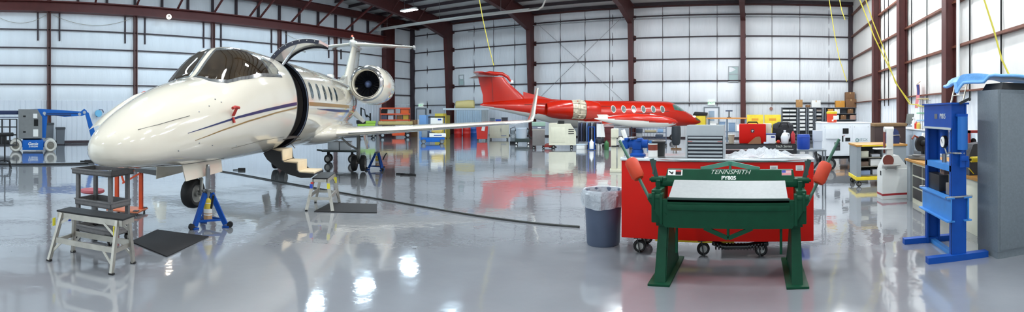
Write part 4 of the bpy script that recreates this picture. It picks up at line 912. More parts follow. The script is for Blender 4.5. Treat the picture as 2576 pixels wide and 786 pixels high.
# tripod jacks
def jack(label, loc, rz, top, sc=1.0):
    J = thing('aircraft_jack', label, 'aircraft jack', loc, rz, None)
    k = MB(); k.lathe([(.045, .46), (.05, .52), (.09, .525), (.095, .545), (.05, .55), (.042, .56)], 24); k.build('collar', steel, J)
    k = MB(); k.lathe([(.036, .3), (.036, top - .06), (.03, top - .06), (.03, top - .015), (.02, top)], 20); k.build('ram', steel, J)
    for i in range(3):
        a = 2 * pi * i / 3 + .35; u = V((cos(a), sin(a), 0))
        k = MB(); k.bar(u * .055 + V((0, 0, .5)), u * .27 + V((0, 0, .045)), .07, .05, (-sin(a), cos(a), 0)); k.box(u * .28 + V((0, 0, .012)), (.1, .1, .024), .004, rz=a); l_ = k.build('leg', blue, J)
        if i < 3:
            c_ = u * .34 + V((0, 0, .045)); s_ = V((-sin(a), cos(a), 0)) * .022
            k = MB(); k.cyl(c_ - s_, c_ + s_, .044, n=20); k.build('foot_wheel', black, l_)
            k = MB(); k.cyl(c_, u * .27 + V((0, 0, .05)), .012); k.build('wheel_arm', steel, l_)
    k = MB()
    P = [V((.235 * cos(2 * pi * i / 3 + .35), .235 * sin(2 * pi * i / 3 + .35), .11)) for i in range(3)]
    for i in range(3): k.bar(P[i], P[(i + 1) % 3], .02, .03)
    k.build('spreader', blue, J)
    k = MB(); k.lathe([(.01, .10), (.06, .10), (.065, .12), (.065, .36)], 24); b_ = k.build('reservoir_bottle', paper, J)
    k = MB(); k.lathe([(.0655, .27), (.066, .34), (.06, .40), (.03, .43), (.025, .46), (.01, .465)], 24); k.build('yellow_cap', mat('bottle_yellow', (222, 196, 70), .5), b_)
    k = MB(); k.lathe([(.066, .19), (.066, .205)], 24); k.lathe([(.066, .11), (.066, .17)], 24, cap=False); k.build('bottle_band', mat('bottle_tan', (190, 150, 110), .6), b_)
    k = MB(); k.tube([(.13, -.1, .3), (.17, -.13, .42), (.22, -.17, .51)], .018, 8); k.build('pump_handle', black, J)
    return J
jack('blue tripod aircraft jack holding up the jet nose', tuple(Q(523, 7.5)), R(28), .93)
jack('blue tripod aircraft jack beside the jet main wheels', (-10.35, 10.95, 0), R(80), 1.1)
# tow cart with boxes beyond the wing
FC = thing('flatbed_cart', 'low black flatbed cart with four wheels beyond the jet main wheels', 'cart', (-12.75, 11.62, 0), R(42)); FC.scale = (.82, .82, .96)
k = MB(); k.bx(-.75, .75, -.35, .35, .40, .46, .01); k.bar((-.75, 0, .43), (-1.0, 0, .46), .06); k.build('deck', mat('deck_dark_green', (30, 42, 40), .5), FC)
for x in (-.5, .5):
    for y in (-.3, .3): wheel(FC, V((x, y, .155)), .155, .09, mt=black)
    k = MB(); k.cyl((x, -.3, .155), (x, .3, .155), .02); k.bx(x - .04, x + .04, -.2, .2, .15, .41); k.build('axle', dark, FC)
for x, l_ in ((-.28, 'grey metal box on the flatbed cart, nearer the stairs'), (.25, 'grey metal box on the flatbed cart, nearer the main wheels')):
    t = thing('metal_box', l_, 'box', (-12.75 + .8 * x * cos(R(42)), 11.62 + .8 * x * sin(R(42)), .445), R(42), 'boxes on the flatbed cart'); t.scale = (.8, .8, .85)
    k = MB(); k.bx(-.24, .24, -.25, .25, 0, .33, .012); k.build('body', ltgrey, t); k = MB(); k.bx(-.25, .25, -.26, .26, .33, .36, .01); k.build('lid', mat('box_lid_dark', (110, 108, 106), .5), t)
# things lying on the floor
def floor_tube(name, label, cat, pts, r, m):
    P = [G(px, py, r + .001) for px, py in pts]; Q_ = []
    for i in range(len(P) - 1):
        for j in range(6):
            a, b_, c_, d_ = P[max(i - 1, 0)], P[i], P[i + 1], P[min(i + 2, len(P) - 1)]; u = j / 6
            Q_.append(.5 * ((2 * b_) + (c_ - a) * u + (2 * a - 5 * b_ + 4 * c_ - d_) * u * u + (3 * b_ - a - 3 * c_ + d_) * u ** 3))
    Q_.append(P[-1]); c0 = P[len(P) // 2].copy(); c0.z = 0
    k = MB(); k.tube([q - c0 for q in Q_], r, 8); o = k.build(name, m); o.location = c0; return tag(o, label, cat)
hose = mat('hose_dark', (44, 46, 44), .5)
floor_tube('air_hose', 'long dark air hose running across the floor to the bin', 'hose', [(516, 425), (600, 438), (785, 472), (880, 489), (1000, 509), (1200, 543), (1350, 562), (1458, 571)], .016, hose)
floor_tube('power_cable', 'black cable on the floor at the left, in front of the boom lift', 'cable', [(-8, 413), (60, 414), (150, 413), (222, 411)], .03, black)
k = MB(); k.box((0, 0, .05), (.34, .16, .1), .02); k.cyl((-.17, 0, .05), (-.32, 0, .05), .03); o = k.build('cable_connector', black); o.location = G(225, 410); o.rotation_euler = (0, 0, R(80)); tag(o, 'black plug lying at the end of the left floor cable', 'plug')
k = MB(); k.loft([[(-.11, -.06, 0), (.11, -.06, 0), (.11, .06, 0), (-.11, .06, 0)], [(-.11, -.03, .07), (.11, -.03, .07), (.11, .03, .07), (-.11, .03, .07)]], smooth=False); k.cyl((-.11, 0, .02), (-.26, 0, .015), .012); o = k.build('wheel_chock', black); o.location = G(608, 429); o.rotation_euler = (0, 0, R(60)); tag(o, 'small black wheel chock on the floor below the cabin', 'chock')
k = MB(); k.tube([(-.32, -.06, .02), (-.1, .05, .02), (.1, -.04, .02), (.3, .05, .02)], .02, 8); k.tube([(-.1, -.14, .02), (.02, .02, .02), (.1, .14, .02)], .02, 8); k.lathe([(.01, 0), (.12, 0), (.12, .03), (.01, .04)], 16); o = k.build('tie_down_ring', dark); o.location = G(1022, 441); tag(o, 'dark flat tie-down fitting lying alone on the open floor', 'tie-down')
FSn = thing('floor_stand', 'thin dark stand with splayed feet at the left edge', 'stand', G(12, 424), R(30))
k = MB(); k.cyl((0, 0, .2), (0, 0, 1.05), .025); k.build('pole', dark, FSn)
for a in (0, 120, 240):
    k = MB(); k.tube([(0, 0, .26), (.3 * cos(R(a)), .3 * sin(R(a)), .2), (.36 * cos(R(a)), .36 * sin(R(a)), .012)], .02); k.build('foot', dark, FSn)
k = MB(); k.cyl((0, -.3, 1.05), (0, .3, 1.05), .06); k.build('roller', dark, FSn)

# ======================= articulated boom lift =======================
BL = thing('boom_lift', 'blue and grey articulated boom lift parked before the hangar door', 'boom lift', (-22.17, 2.75, 0), R(83))
gw = mat('non_marking_tyre', (206, 202, 192), .7, noise=.1)
for x in (-.78, .77):
    for y in (-.1, 1.1): wheel(BL, V((x, y, .285)), .285, .24, mt=gw, hubm=mat('lift_hub_grey', (120, 116, 106), .5))
k = MB(); k.bx(-.48, .45, -.16, 1.16, .08, .53, .02); k.bx(-.75, .75, .1, .95, .2, .42); k.build('chassis', blue2, BL)
text('Genie', .17, wl_, BL, (-.02, -.163, .36), (R(90), 0, 0), 'maker_lettering', .002, .3, 1.1, bold=.004)
text('Z-30/20N', .09, wl_, BL, (0, -.163, .24), (R(90), 0, 0), 'model_lettering', .002, .2, 1.1, bold=.003)
k = MB(); k.prism([(-.66, .60), (.40, .60), (.40, 1.55), (.18, 1.9), (-.66, 1.9)], -.12, .35); k.build('turret_cover', mat('turret_grey', (120, 122, 122), .5, noise=.08), BL)
k = MB(); k.bx(-.6, .4, .4, 1.1, .55, 1.5, .04); k.build('counterweight', mat('turret_grey', (0, 0, 0)), BL)
for b4 in ((.03, .22, 1.15, 1.45), (-.45, -.33, 1.55, 1.62), (-.45, -.33, .85, .92)):
    k = MB(); k.bx(b4[0], b4[1], -.13, -.12, b4[2], b4[3]); k.build('control_opening', dark, BL)
for b4 in ((.0, .22, .68, 1.0), (.0, .18, 1.5, 1.7)):
    k = MB(); k.bx(b4[0], b4[1], -.13, -.12, b4[2], b4[3]); k.build('decal', paper, BL)
k = MB(); k.prism([(-.64, 1.88), (.3, 1.92), (.95, 1.88), (2.15, 1.80), (2.3, 1.92), (2.42, 1.82), (2.38, 1.68), (2.2, 1.6), (1.4, 1.56), (.5, 1.66), (.42, 1.5), (.2, 1.88), (-.6, 1.84)], .0, .22); k.build('upper_boom', blue2, BL)
k = MB(); k.bx(.55, 1.7, -.03, .25, 1.61, 1.66); k.bx(.6, 2.0, -.02, .0, 1.7, 1.73); k.build('telescope_slot', mat('boom_dark_navy', (16, 38, 80), .5), BL)  # dark navy, shared by the slot strips and the lower boom
k = MB(); k.prism([(.36, .62), (.56, .62), (.64, 1.6), (.4, 1.65)], .02, .24); k.build('riser', blue2, BL)
k = MB(); k.prism([(2.32, 1.82), (2.5, 1.74), (2.86, .66), (3.0, .64), (3.14, 1.16), (3.28, 1.14), (3.06, .5), (2.68, .5), (2.62, .62)], .02, .2); k.build('jib', blue2, BL)
for px_, pz_ in ((2.3, 1.76), (2.75, .6), (.5, 1.72), (2.08, 1.68)):
    k = MB(); k.cyl((px_, -.02, pz_), (px_, .24, pz_), .07); k.build('pivot_pin', ltgrey, BL)
k = MB(); k.bx(3.2, 3.5, 0, .3, 1.02, 1.16, .02); k.build('jib_console', mat('console_dark', (60, 66, 72), .5), BL)
k = MB(); k.bx(-1.8, -.64, .05, .22, 1.66, 1.84, .02); k.bx(-1.8, -.64, .05, .2, 1.52, 1.56); k.build('lower_boom', mat('boom_dark_navy', (0, 0, 0)), BL)
k = MB()
for z in (.32, .75, 1.1, 1.45): k.bar((-1.75, -.2, z), (-.72, -.2, z), .04); k.bar((-1.75, .5, z), (-.72, .5, z), .04)
for x in (-1.72, -1.4, -1.05, -.74): k.bar((x, -.2, .3), (x, -.2, 1.47), .04); k.bar((x, .5, .3), (x, .5, 1.47), .04)
k.bx(-1.78, -.7, -.22, .52, .26, .32); k.build('platform_cage', mat('cage_dark', (52, 54, 58), .5), BL)
k = MB(); k.bx(-1.5, -1.2, -.05, .3, .32, .75, .02); k.bx(-1.75, -.8, -.1, .4, .32, .5, .02); k.build('platform_box', black, BL)
# grey bins by the door
for i, (px, rho, h, l_) in enumerate(((124, 27.6, 1.1, 'dark grey lidded bin right behind the boom lift turret'), (152, 27.3, .86, 'grey lidded bin by the hangar door, right of the boom lift'))):
    t = thing('wheeled_bin', l_, 'bin', Q(px, rho), R(83))
    k = MB(); k.loft([[(-.2, -.22, .05), (.2, -.22, .05), (.2, .22, .05), (-.2, .22, .05)], [(-.24, -.28, h), (.24, -.28, h), (.24, .28, h), (-.24, .28, h)]], smooth=False); k.build('body', mat('bin_body_grey', (98, 102, 108), .6), t)
    k = MB(); k.loft([[(-.26, -.32, h), (.26, -.32, h), (.26, .3, h), (-.26, .3, h)], [(-.26, -.26, h + .1), (.26, -.26, h + .1), (.26, .28, h + .1), (-.26, .28, h + .1)]], smooth=False); k.build('lid', mat('bin_lid_dark', (52, 54, 58), .6), t)
    k = MB(); k.cyl((-.24, .2, .1), (-.2, .2, .1), .1); k.cyl((.2, .2, .1), (.24, .2, .1), .1); k.cyl((-.2, .2, .1), (.2, .2, .1), .015); k.build('wheel_axle', black, t)
t = thing('hanging_hose_reel', 'round blue hose reel on the hangar door right of the boom lift arm', 'hose reel', (-27.98, 27.95 * tan(A(246) + pi / 2 - 0) if False else 27.95 / tan(-A(246)), 1.72), R(90))
k = MB(); k.lathe([(.1, -.06), (.2, -.06), (.2, -.05), (.12, -.04), (.12, .04), (.2, .05), (.2, .06), (.1, .06)], 24, Matrix.Translation((0, -.18, 0)) @ YR); k.build('reel_drum', mat('reel_pale_blue', (120, 190, 226), .4), t)
k = MB(); k.tube([(-.1, -.18, -.2), (.05, -.18, .22), (.25, -.18, .2), (.3, -.18, .05)], .03); k.bx(-.05, .05, -.2, -.0, -.05, .05); k.build('bracket', mat('reel_navy', (30, 50, 90), .4), t)
# bright floodlight on the header beam and drooping wires
t = thing('spot_lamp', 'small bright round lamp on the door header above the cockpit', 'lamp', Q(425, 29.3, Z(42, 29.3)), R(70))
k = MB(); k.lathe([(.08, .12), (.16, .05), (.17, 0)], 20, YR, cap=False); k.bx(-.04, .04, -.28, -.1, -.04, .04); k.build('housing', dark, t)
k = MB(); k.lathe([(.15, .02), (.01, .02)], 20, YR); k.build('lens', mat('flood_lens', (255, 246, 230), .4, emit=6), t)
for i, (y0, y1) in enumerate(((1.2, 4.2), (4.6, 9.2), (20.2, 24.6))):
    k = MB(); k.tube([(WL + .2, lerp(y0, y1, u), 7.3 - .5 * (4 * u * (1 - u))) for u in span(0, 1, 16)], .012, 6); o = k.build('hanging_wire', mat('wire_beige', (170, 160, 140), .5))
    o.location = (0, 0, 0); tag(o, ['thin wire drooping on the door above the boom lift, first bay from the left', 'thin wire drooping on the door in the second bay from the left', 'thin wire drooping on the door just left of the jet tail'][i], 'wire')
# radiant tube heater
TH = thing('tube_heater', 'long bright radiant tube heater hanging along the far wall under the roof', 'heater', (0, 28.6, 8.3))
k = MB(); k.loft([[(x, -.22, -.02), (x, -.1, .12), (x, .1, .12), (x, .22, -.02), (x, .2, -.02), (x, .09, .1), (x, -.09, .1), (x, -.2, -.02)] for x in (-27.3, -13.9)], smooth=False); k.build('reflector_hood', mat('heater_reflector', (232, 232, 226), .3, metal=.2), TH)
k = MB(); k.tube([(-27.2, 0, 0), (-13.3, 0, 0), (-13.0, 0, .15), (-12.7, 0, .75), (-12.4, 0, .85), (-7, 0, 1.05)], .06, 10); k.build('burner_tube', mat('heater_tube', (214, 212, 204), .35, metal=.3), TH)
for x in (-26, -21, -16):
    k = MB(); k.cyl((x, 0, .12), (x, 0, 1.5), .012, n=6); k.build('hanger_rod', steel, TH)
k = MB(); k.bx(-27.5, -27.0, -.18, .18, -.1, .25, .02); k.build('burner_box', ltgrey, TH)
# yellow drop cords and hoses from the roof
ycord = mat('hose_yellow', (214, 198, 70), .5)
def drop(label, pts, name='hanging_hose', cat='hose', r=.02):
    P = [Q(px, rho, Z(py, rho)) for px, py, rho in pts]
    d_ = P[0] - P[1]; u = (10.6 - P[0].z) / max(d_.z, .2); 
    top = P[0] + d_ * min(u, 6); top.z = min(top.z, roofz(max(top.y, -10)) - .15)
    pts_ = [top] + P; c0 = P[-1].copy()
    k = MB(); k.tube([p - c0 for p in pts_], r, 8); o = k.build(name, ycord); o.location = c0; tag(o, label, cat)
drop('yellow air hose hanging from the roof to the wire rack by the right wall', [(2163, 0, 17), (2200, 95, 17), (2258, 215, 17.4), (2288, 262, 17.6), (2312, 264, 17.6)])
drop('second yellow air hose hanging beside the first toward the right wall column', [(2178, 0, 17.2), (2196, 55, 17.2), (2222, 120, 17.4), (2252, 208, 17.6), (2290, 258, 17.8)], r=.018)
drop('thin yellow hose hanging before the far right corner of the hangar', [(2086, 0, 22), (2100, 90, 22), (2112, 150, 22), (2130, 205, 22)], r=.018)
drop('short yellow cord hanging high near the far right corner', [(2112, 0, 21), (2118, 28, 21), (2126, 50, 21)], r=.018)
drop('yellow cord hanging down to the blue tarp on the locker', [(2476, 0, 7.2), (2500, 75, 7.2), (2520, 150, 7.2), (2540, 192, 7.1)], r=.014)
drop('yellow cord hanging from the roof in front of the red jet tail', [(1206, 0, 20), (1215, 50, 20), (1228, 110, 20), (1242, 165, 20)], r=.016)
# ======================= right side: benches and machines =======================
# white ground power unit
GP = thing('ground_power_unit', 'white wheeled ground power unit with black meters near the right wall', 'power unit', (1.98, 14.7, 0))
k = MB(); k.bx(0, 1.48, 0, 1.6, .43, 1.40, .015); k.bx(-.01, 1.49, -.01, 1.61, 1.40, 1.43, .01); k.build('body', whm, GP)
def panel(par, name, x0, x1, z0, z1, m, y=-.012, th=.014, bev=.004):
    k = MB(); k.bx(x0, x1, y, y + th, z0, z1, bev); return k.build(name, m, par)
panel(GP, 'door_panel', .03, .90, .46, 1.36, whm); panel(GP, 'side_panel', .93, 1.43, .46, 1.36, whm)
panel(GP, 'vent_box', .10, .50, .95, 1.26, whm, -.09, .08, .01)
panel(GP, 'meter', .62, .80, 1.10, 1.26, dark, -.026); panel(GP, 'display', .70, .85, .87, .98, dark, -.026); panel(GP, 'switch_strip', .60, .64, .86, 1.04, dark, -.026)
lv = panel(GP, 'louvre', .37, .54, .60, .84, dark, -.026)
for i in range(6): panel(lv, 'louvre_slat', .38, .53, .625 + i * .036, .632 + i * .036, grey, -.03)
panel(GP, 'inner_panel', 1.0, 1.37, .88, 1.31, whm, -.02, .012)
k = MB(); k.cyl((.66, -.03, 1.04), (.66, -.02, 1.04), .014, n=12); k.build('indicator', mat('indicator_red', (170, 40, 60), .4), GP)
lg_ = mat('logo_green_grey', (96, 128, 124), .5)
k = MB(); k.lathe([(.055, 0), (.055, .01), (.035, .01), (.035, 0)], 24, Matrix.Translation((1.06, -.02, .90)) @ Matrix.Rotation(R(90), 4, 'X'), cap=False); k.build('logo_ring', lg_, GP)
text('ITCX', .10, lg_, GP, (1.26, -.022, .91), name='logo_lettering', sx=1.1)
for x, z in ((.08, 1.3), (.85, 1.3), (.08, .52), (.85, .52), (.98, 1.3), (1.4, 1.3)):
    k = MB(); k.cyl((x, -.02, z), (x, -.005, z), .012, n=10); k.build('latch', steel, GP)
k = MB(); k.bx(.05, 1.43, .1, 1.5, .34, .43); k.build('trailer_frame', dark, GP)
for x in (.25, 1.25):
    for y in (.12, 1.4): wheel(GP, V((x, y, .19)), .19, .12, mt=black)
    k = MB(); k.bx(x - .05, x + .05, .1, 1.42, .15, .36); k.build('axle', dark, GP)
k = MB(); k.tube([(-.02, .6, .9), (-.12, .5, .7), (-.14, .4, .45), (-.1, .3, .2), (-.25, .2, .05)], .04, 8); k.tube([(-.05, .5, .62), (-.18, .35, .5), (-.1, .3, .3)], .035, 8); k.build('output_cable', black, GP)
OC = thing('water_cooler', 'orange round water cooler with a yellow lid on top of the white power unit', 'cooler', (2.32, 15.0, 1.432))
k = MB(); k.lathe([(.14, 0), (.155, .03), (.16, .26)], 28); k.build('body', mat('cooler_orange', (214, 66, 30), .5), OC)
k = MB(); k.lathe([(.16, .26), (.165, .28), (.165, .32), (.13, .34), (.01, .345)], 28); k.build('lid', yellow, OC)
k = MB(); k.box((0, -.17, .06), (.05, .06, .05), .01); k.build('tap', paper, OC)
k = MB(); k.bx(.02, .14, -.16, -.13, .08, .2, .005); k.build('label', paper, OC)
# black rolling tool chest behind the red cabinet with its load
BC = thing('rolling_tool_chest', 'black rolling tool chest with chrome drawer rails behind the red cabinet', 'tool chest', (.07, 9.0, 0))
k = MB(); k.bx(-.68, .68, 0, .55, .14, 1.13, .012); k.build('body', mat('chest_black', (20, 20, 24), .3, coat=.3), BC)
k = MB(); k.bx(-.67, .67, 0, .54, 1.13, 1.145, .004); k.build('top_mat', black, BC)
for i in range(5):
    k = MB(); k.bx(-.64, .64, -.012, 0, .18 + i * .18, .345 + i * .18, .004); d_ = k.build('drawer', MATS['chest_black'], BC)
    k = MB(); k.bx(-.60, .62, -.03, -.012, .315 + i * .18, .335 + i * .18, .003); k.build('drawer_rail', mat('rail_silver', (190, 190, 186), .25, metal=.8), d_)
text('Tech Series', .065, MATS['lettering_silver'], BC, (.44, -.0135, 1.105), name='maker_lettering', shear=.2)
for x in (-.6, .6):
    for y in (.08, .47): caster(BC, (x, y, 0), .06, .04)
z9 = 1.148
RCs = thing('red_case', 'red hard case standing on the black tool chest', 'case', (-.05, 9.2, z9))
k = MB(); k.bx(-.245, .245, -.07, .1, 0, .36, .02); k.build('shell', toolred, RCs)
k = MB(); k.cyl((0, -.075, .23), (0, -.066, .23), .035, n=20); o = k.build('round_emblem', mat('emblem_dark', (60, 36, 50), .5), RCs); k = MB(); k.bar((-.02, -.079, .23), (.02, -.079, .24), .01, .004, (0, 1, 0)); k.bar((0, -.079, .21), (0, -.079, .25), .01, .004, (0, 1, 0)); k.build('emblem_mark', paper, o)
k = MB(); k.tube([(-.1, .0, .355), (-.08, .0, .39), (.08, .0, .39), (.1, .0, .355)], .012); k.build('handle', dark, RCs)
t = thing('carton', 'cream carton between the red case and the black bag', 'box', (.225, 9.385, z9)); k = MB(); k.bx(-.07, .08, -.07, .12, 0, .36, .006); k.build('carton_body', cream, t)
t = thing('duffel_bag', 'black duffel bag slumped on the black tool chest', 'bag', (.53, 9.4, z9))
k = MB(); k.lathe([(.01, -.21), (.12, -.2), (.16, -.1), (.165, .08), (.13, .18), (.01, .2)], 24, Matrix.Translation((0, 0, .2)) @ Matrix.Rotation(R(90), 4, 'Y') @ Matrix.Diagonal((1.2, .8, 1, 1))); k.build('bag_body', mat('bag_black', (30, 31, 36), .8, bump=.5, bscale=14), t); k = MB(); k.tube([(-.1, -.12, .3), (-.05, -.14, .38), (.06, -.14, .38), (.1, -.12, .3)], .012); k.build('handle', black, t)
t = thing('bucket', 'white square bucket with a dark blue rim on the black tool chest', 'bucket', (.285, 9.12, z9))
k = MB(); k.bx(-.085, .085, -.08, .08, 0, .165, .02); k.build('body', whm, t); k = MB(); k.bx(-.092, .092, -.087, .087, .165, .185, .008); k.build('lid', mat('rim_navy', (44, 66, 130), .4), t); k = MB(); k.bx(-.0, .07, -.083, -.08, .11, .14); k.build('label', mat('rim_navy', (0, 0, 0)), t)
t = thing('jug', 'white plastic jug on the black tool chest, right of the white bucket', 'jug', (.54, 9.11, z9))
k = MB(); k.lathe([(.06, 0), (.07, .02), (.075, .12), (.05, .18), (.022, .205), (.022, .225), (.01, .226)], 24); k.build('body', whm, t); k = MB(); k.tube([(.03, 0, .19), (.075, 0, .18), (.085, 0, .13), (.07, 0, .08)], .012); k.build('handle', whm, t); k = MB(); k.cyl((0, 0, .226), (0, 0, .245), .024); k.build('cap', mat('cap_white', (240, 240, 240), .4), t)
t = thing('spray_bottle', 'red bottle on the black tool chest beside the white jug', 'bottle', (.69, 9.12, z9)); k = MB(); k.lathe([(.04, 0), (.042, .01), (.042, .17), (.02, .2), (.02, .22), (.005, .222)], 20); k.build('body', mat('bottle_red', (168, 34, 44), .3), t)
t = thing('cup', 'tan cup on the left end of the black tool chest', 'cup', (-.44, 9.15, z9)); k = MB(); k.lathe([(.045, 0), (.06, .16), (.054, .16), (.04, .01), (.01, .008)], 20); k.build('body', mat('cup_tan', (170, 160, 140), .5), t); k = MB(); k.lathe([(.062, .158), (.066, .165), (.05, .17), (.01, .17)], 20); k.build('lid', paper, t)
t = thing('cardboard_offcut', 'bent brown cardboard offcut leaning on the red case', 'cardboard', (-.02, 9.02, z9), R(4)); k = MB(); k.loft([[(-.12, 0, 0), (.12, 0, 0), (.13, .008, 0), (-.11, .008, 0)], [(-.0, .04, .1), (.12, .05, .11), (.12, .058, .11), (0, .048, .1)], [(.03, .06, .12), (.10, .06, .13), (.1, .068, .13), (.03, .068, .12)]], smooth=False); k.build('sheet', mat('offcut_brown', (112, 76, 48), .8), t)
t = thing('tissue_packet', 'flat white packet on the tool chest below the bucket', 'packet', (.20, 9.03, z9)); t.scale = (.7, .6, 1); k = MB(); k.bx(-.07, .06, -.04, .04, 0, .035, .012); k.build('packet', mat('packet_pale_blue', (190, 206, 222), .6), t)
t = thing('red_rag', 'crumpled red rag on the black tool chest below the jug', 'rag', (.42, 9.07, z9)); k = MB(); k.ball((0, 0, .03), (.038, .035, .03), 14, 8); k.ball((.0, .01, .045), (.03, .03, .025), 12, 8); k.build('cloth', mat('rag_red', (170, 40, 28), .9), t)
# stand with blue drum
US = thing('utility_stand', 'grey utility stand right of the black tool chest', 'stand', (1.12, 10.1, 0))
for z in (.3, .94):
    k = MB(); k.bx(-.28, .30, -.22, .22, z, z + .03, .004); k.build('shelf', grey, US)
for x in (-.26, .28):
    for y in (-.2, .2):
        k = MB(); k.bx(x - .015, x + .015, y - .015, y + .015, 0, .97); k.build('leg', grey, US)
t = thing('blue_drum', 'small bright blue plastic drum on the grey utility stand', 'drum', (.98, 10.12, .972)); k = MB(); k.lathe([(.12, 0), (.13, .02), (.132, .27), (.12, .3), (.01, .3)], 28); k.build('body', blueplast, t); k = MB(); k.lathe([(.134, .24), (.138, .25), (.134, .26)], 28, cap=False); k.build('hoop', blueplast, t)
t = thing('towel_box', 'white paper towel box on the utility stand beside the blue drum', 'box', (1.27, 10.18, .972)); k = MB(); k.bx(-.09, .1, -.08, .08, .16, .38, .006); k.bx(-.08, .09, -.07, .07, 0, .16); k.build('box_body', mat('towel_box_grey', (196, 204, 216), .6), t)
t = thing('cable_bundle', 'dark tangle of cables on the utility stand shelf', 'cable', (1.2, 10.05, .335)); k = MB()
for i in range(5): k.lathe([(.13 - .01 * i, .02 + .04 * i), (.15 - .01 * i, .03 + .04 * i), (.13 - .01 * i, .04 + .04 * i), (.115 - .01 * i, .03 + .04 * i), (.13 - .01 * i, .02 + .04 * i)], 20, cap=False)
k.build('coil', black, t)
# open-shelf workbench on casters
WBn = thing('mobile_workbench', 'grey mobile workbench with wood top, open shelves and yellow base', 'workbench', (2.33, 11.3, 0))
k = MB(); k.bx(-.02, 1.22, -.03, .92, .93, .975, .006); k.build('worktop', wood, WBn)
k = MB(); k.bx(.12, .85, -.034, -.03, .935, .965); k.build('yellow_edge', yellow, WBn)
k = MB(); k.bx(0, .04, 0, .9, .23, .93); k.bx(.62, .66, 0, .9, .23, .93); k.bx(0, .66, .86, .9, .23, .93); k.bx(.66, 1.2, 0, .9, .23, .93, .006); k.bx(0, .10, -.012, .01, .23, .93); k.build('carcass', mat('bench_grey', (138, 146, 150), .5, noise=.05), WBn)
for z in (.24, .45, .66):
    k = MB(); k.bx(.04, .62, .02, .86, z, z + .02); k.build('shelf', mat('bench_shelf', (120, 116, 104), .6), WBn)
k = MB(); k.bx(-.02, 1.22, -.03, .92, .15, .23, .006); k.build('base_bumper', yellow, WBn)
for x in (.06, 1.1):
    for y in (.04, .82): caster(WBn, (x, y, 0), .062, .04)
papers = mat('papers_pale', (190, 194, 200), .7, noise=.1)
bxs = [(.12, .3, .68, .20, .14, cream), (.38, .58, .68, .3, .06, papers), (.35, .6, .47, .3, .16, paper), (.1, .3, .47, .3, .1, mat('parts_brown', (120, 100, 86), .7)), (.1, .34, .262, .3, .1, mat('folder_blue', (140, 160, 190), .6)), (.4, .6, .262, .3, .12, papers)]
lbs = ['cream box on the top shelf of the mobile workbench', 'flat pile of papers on the top shelf of the mobile workbench', 'white box on the middle shelf of the mobile workbench', 'brown box on the middle shelf of the mobile workbench', 'blue folder box on the lowest shelf of the mobile workbench', 'pale paper box on the lowest shelf of the mobile workbench']
for (x0, x1, z, dp, h, m_), l_ in zip(bxs, lbs):
    t = thing('shelf_box', l_, 'box', (2.33 + (x0 + x1) / 2, 11.3 + .08 + dp / 2, z + .002)); w_ = (x1 - x0) / 2
    k = MB(); k.bx(-w_, w_, -dp / 2, dp / 2, 0, h * .8, .004); k.build('box_body', m_, t); k = MB(); k.bx(-w_ - .004, w_ + .004, -dp / 2 - .004, dp / 2 + .004, h * .8, h, .004); k.build('box_lid', m_, t)
t = thing('tool_bag', 'navy blue dome-topped bag on the mobile workbench', 'bag', (3.27, 11.62, .978))
k = MB(); k.prism([(-.15, 0), (.15, 0), (.155, .16), (.12, .30), (.05, .36), (-.05, .36), (-.12, .28), (-.15, .16)], -.12, .12); k.build('bag_body', mat('bag_navy', (34, 48, 92), .6), t)
k = MB(); k.tube([(-.16, -.13, .15), (-.15, -.14, .2), (.15, -.14, .2), (.16, -.13, .15)], .01); k.build('zip_band', steel, t)
# chunk: disc and belt sander
SA = thing('disc_belt_sander', 'white combination belt and disc sander on a cabinet with a red band', 'sander', (2.735, 9.68, 0), R(4))
sw = mat('sander_white', (214, 216, 212), .45, noise=.04)
k = MB(); k.bx(-.275, .275, -.17, .17, .0, .60, .008); k.build('cabinet', sw, SA)
k = MB(); k.bx(-.277, .277, -.172, .172, .075, .115); k.build('red_band', mat('band_red', (150, 34, 40), .5), SA)
k = MB(); k.prism([(-.27, .6), (.27, .6), (.26, .64), (.08, .86), (-.14, .86), (-.27, .64)], -.12, .14); k.build('motor_housing', sw, SA)
k = MB(); k.cyl((-.14, -.15, .765), (-.14, -.12, .765), .112, n=36); k.build('abrasive_disc', mat('abrasive_brown', (112, 56, 46), .9, bump=.3, bscale=200), SA)
k = MB(); k.bx(-.27, .06, -.30, -.13, .665, .69, .004); k.bar((-.2, -.2, .66), (-.2, -.14, .55), .03, .02); k.bar((.0, -.2, .66), (.0, -.14, .55), .03, .02); k.build('disc_table', mat('table_cast', (180, 180, 176), .4, metal=.4), SA)
k = MB(); k.bx(-.16, -.02, -.1, -.06, .8, 1.40, .012); k.bx(-.17, -.01, -.06, .06, 1.32, 1.43, .02); k.cyl((-.19, -.02, 1.38), (.0, -.02, 1.38), .055); k.build('belt_arm', sw, SA)
k = MB(); k.bx(-.185, -.17, -.05, .06, .9, 1.38, .004); k.build('sanding_belt', MATS['abrasive_brown'], SA)
k = MB(); k.bx(-.40, -.05, -.12, .08, .985, 1.01, .006); k.bar((-.1, 0, .99), (-.08, 0, .86), .05, .04); k.build('belt_table', sw, SA)
k = MB(); k.tube([(.25, .1, .55), (.32, .1, .66), (.3, .1, .75)], .012); k.build('power_lead', black, SA)
k = MB(); k.bx(-.282, -.275, -.1, -.04, .47, .56, .003); k.build('switch', dark, SA)
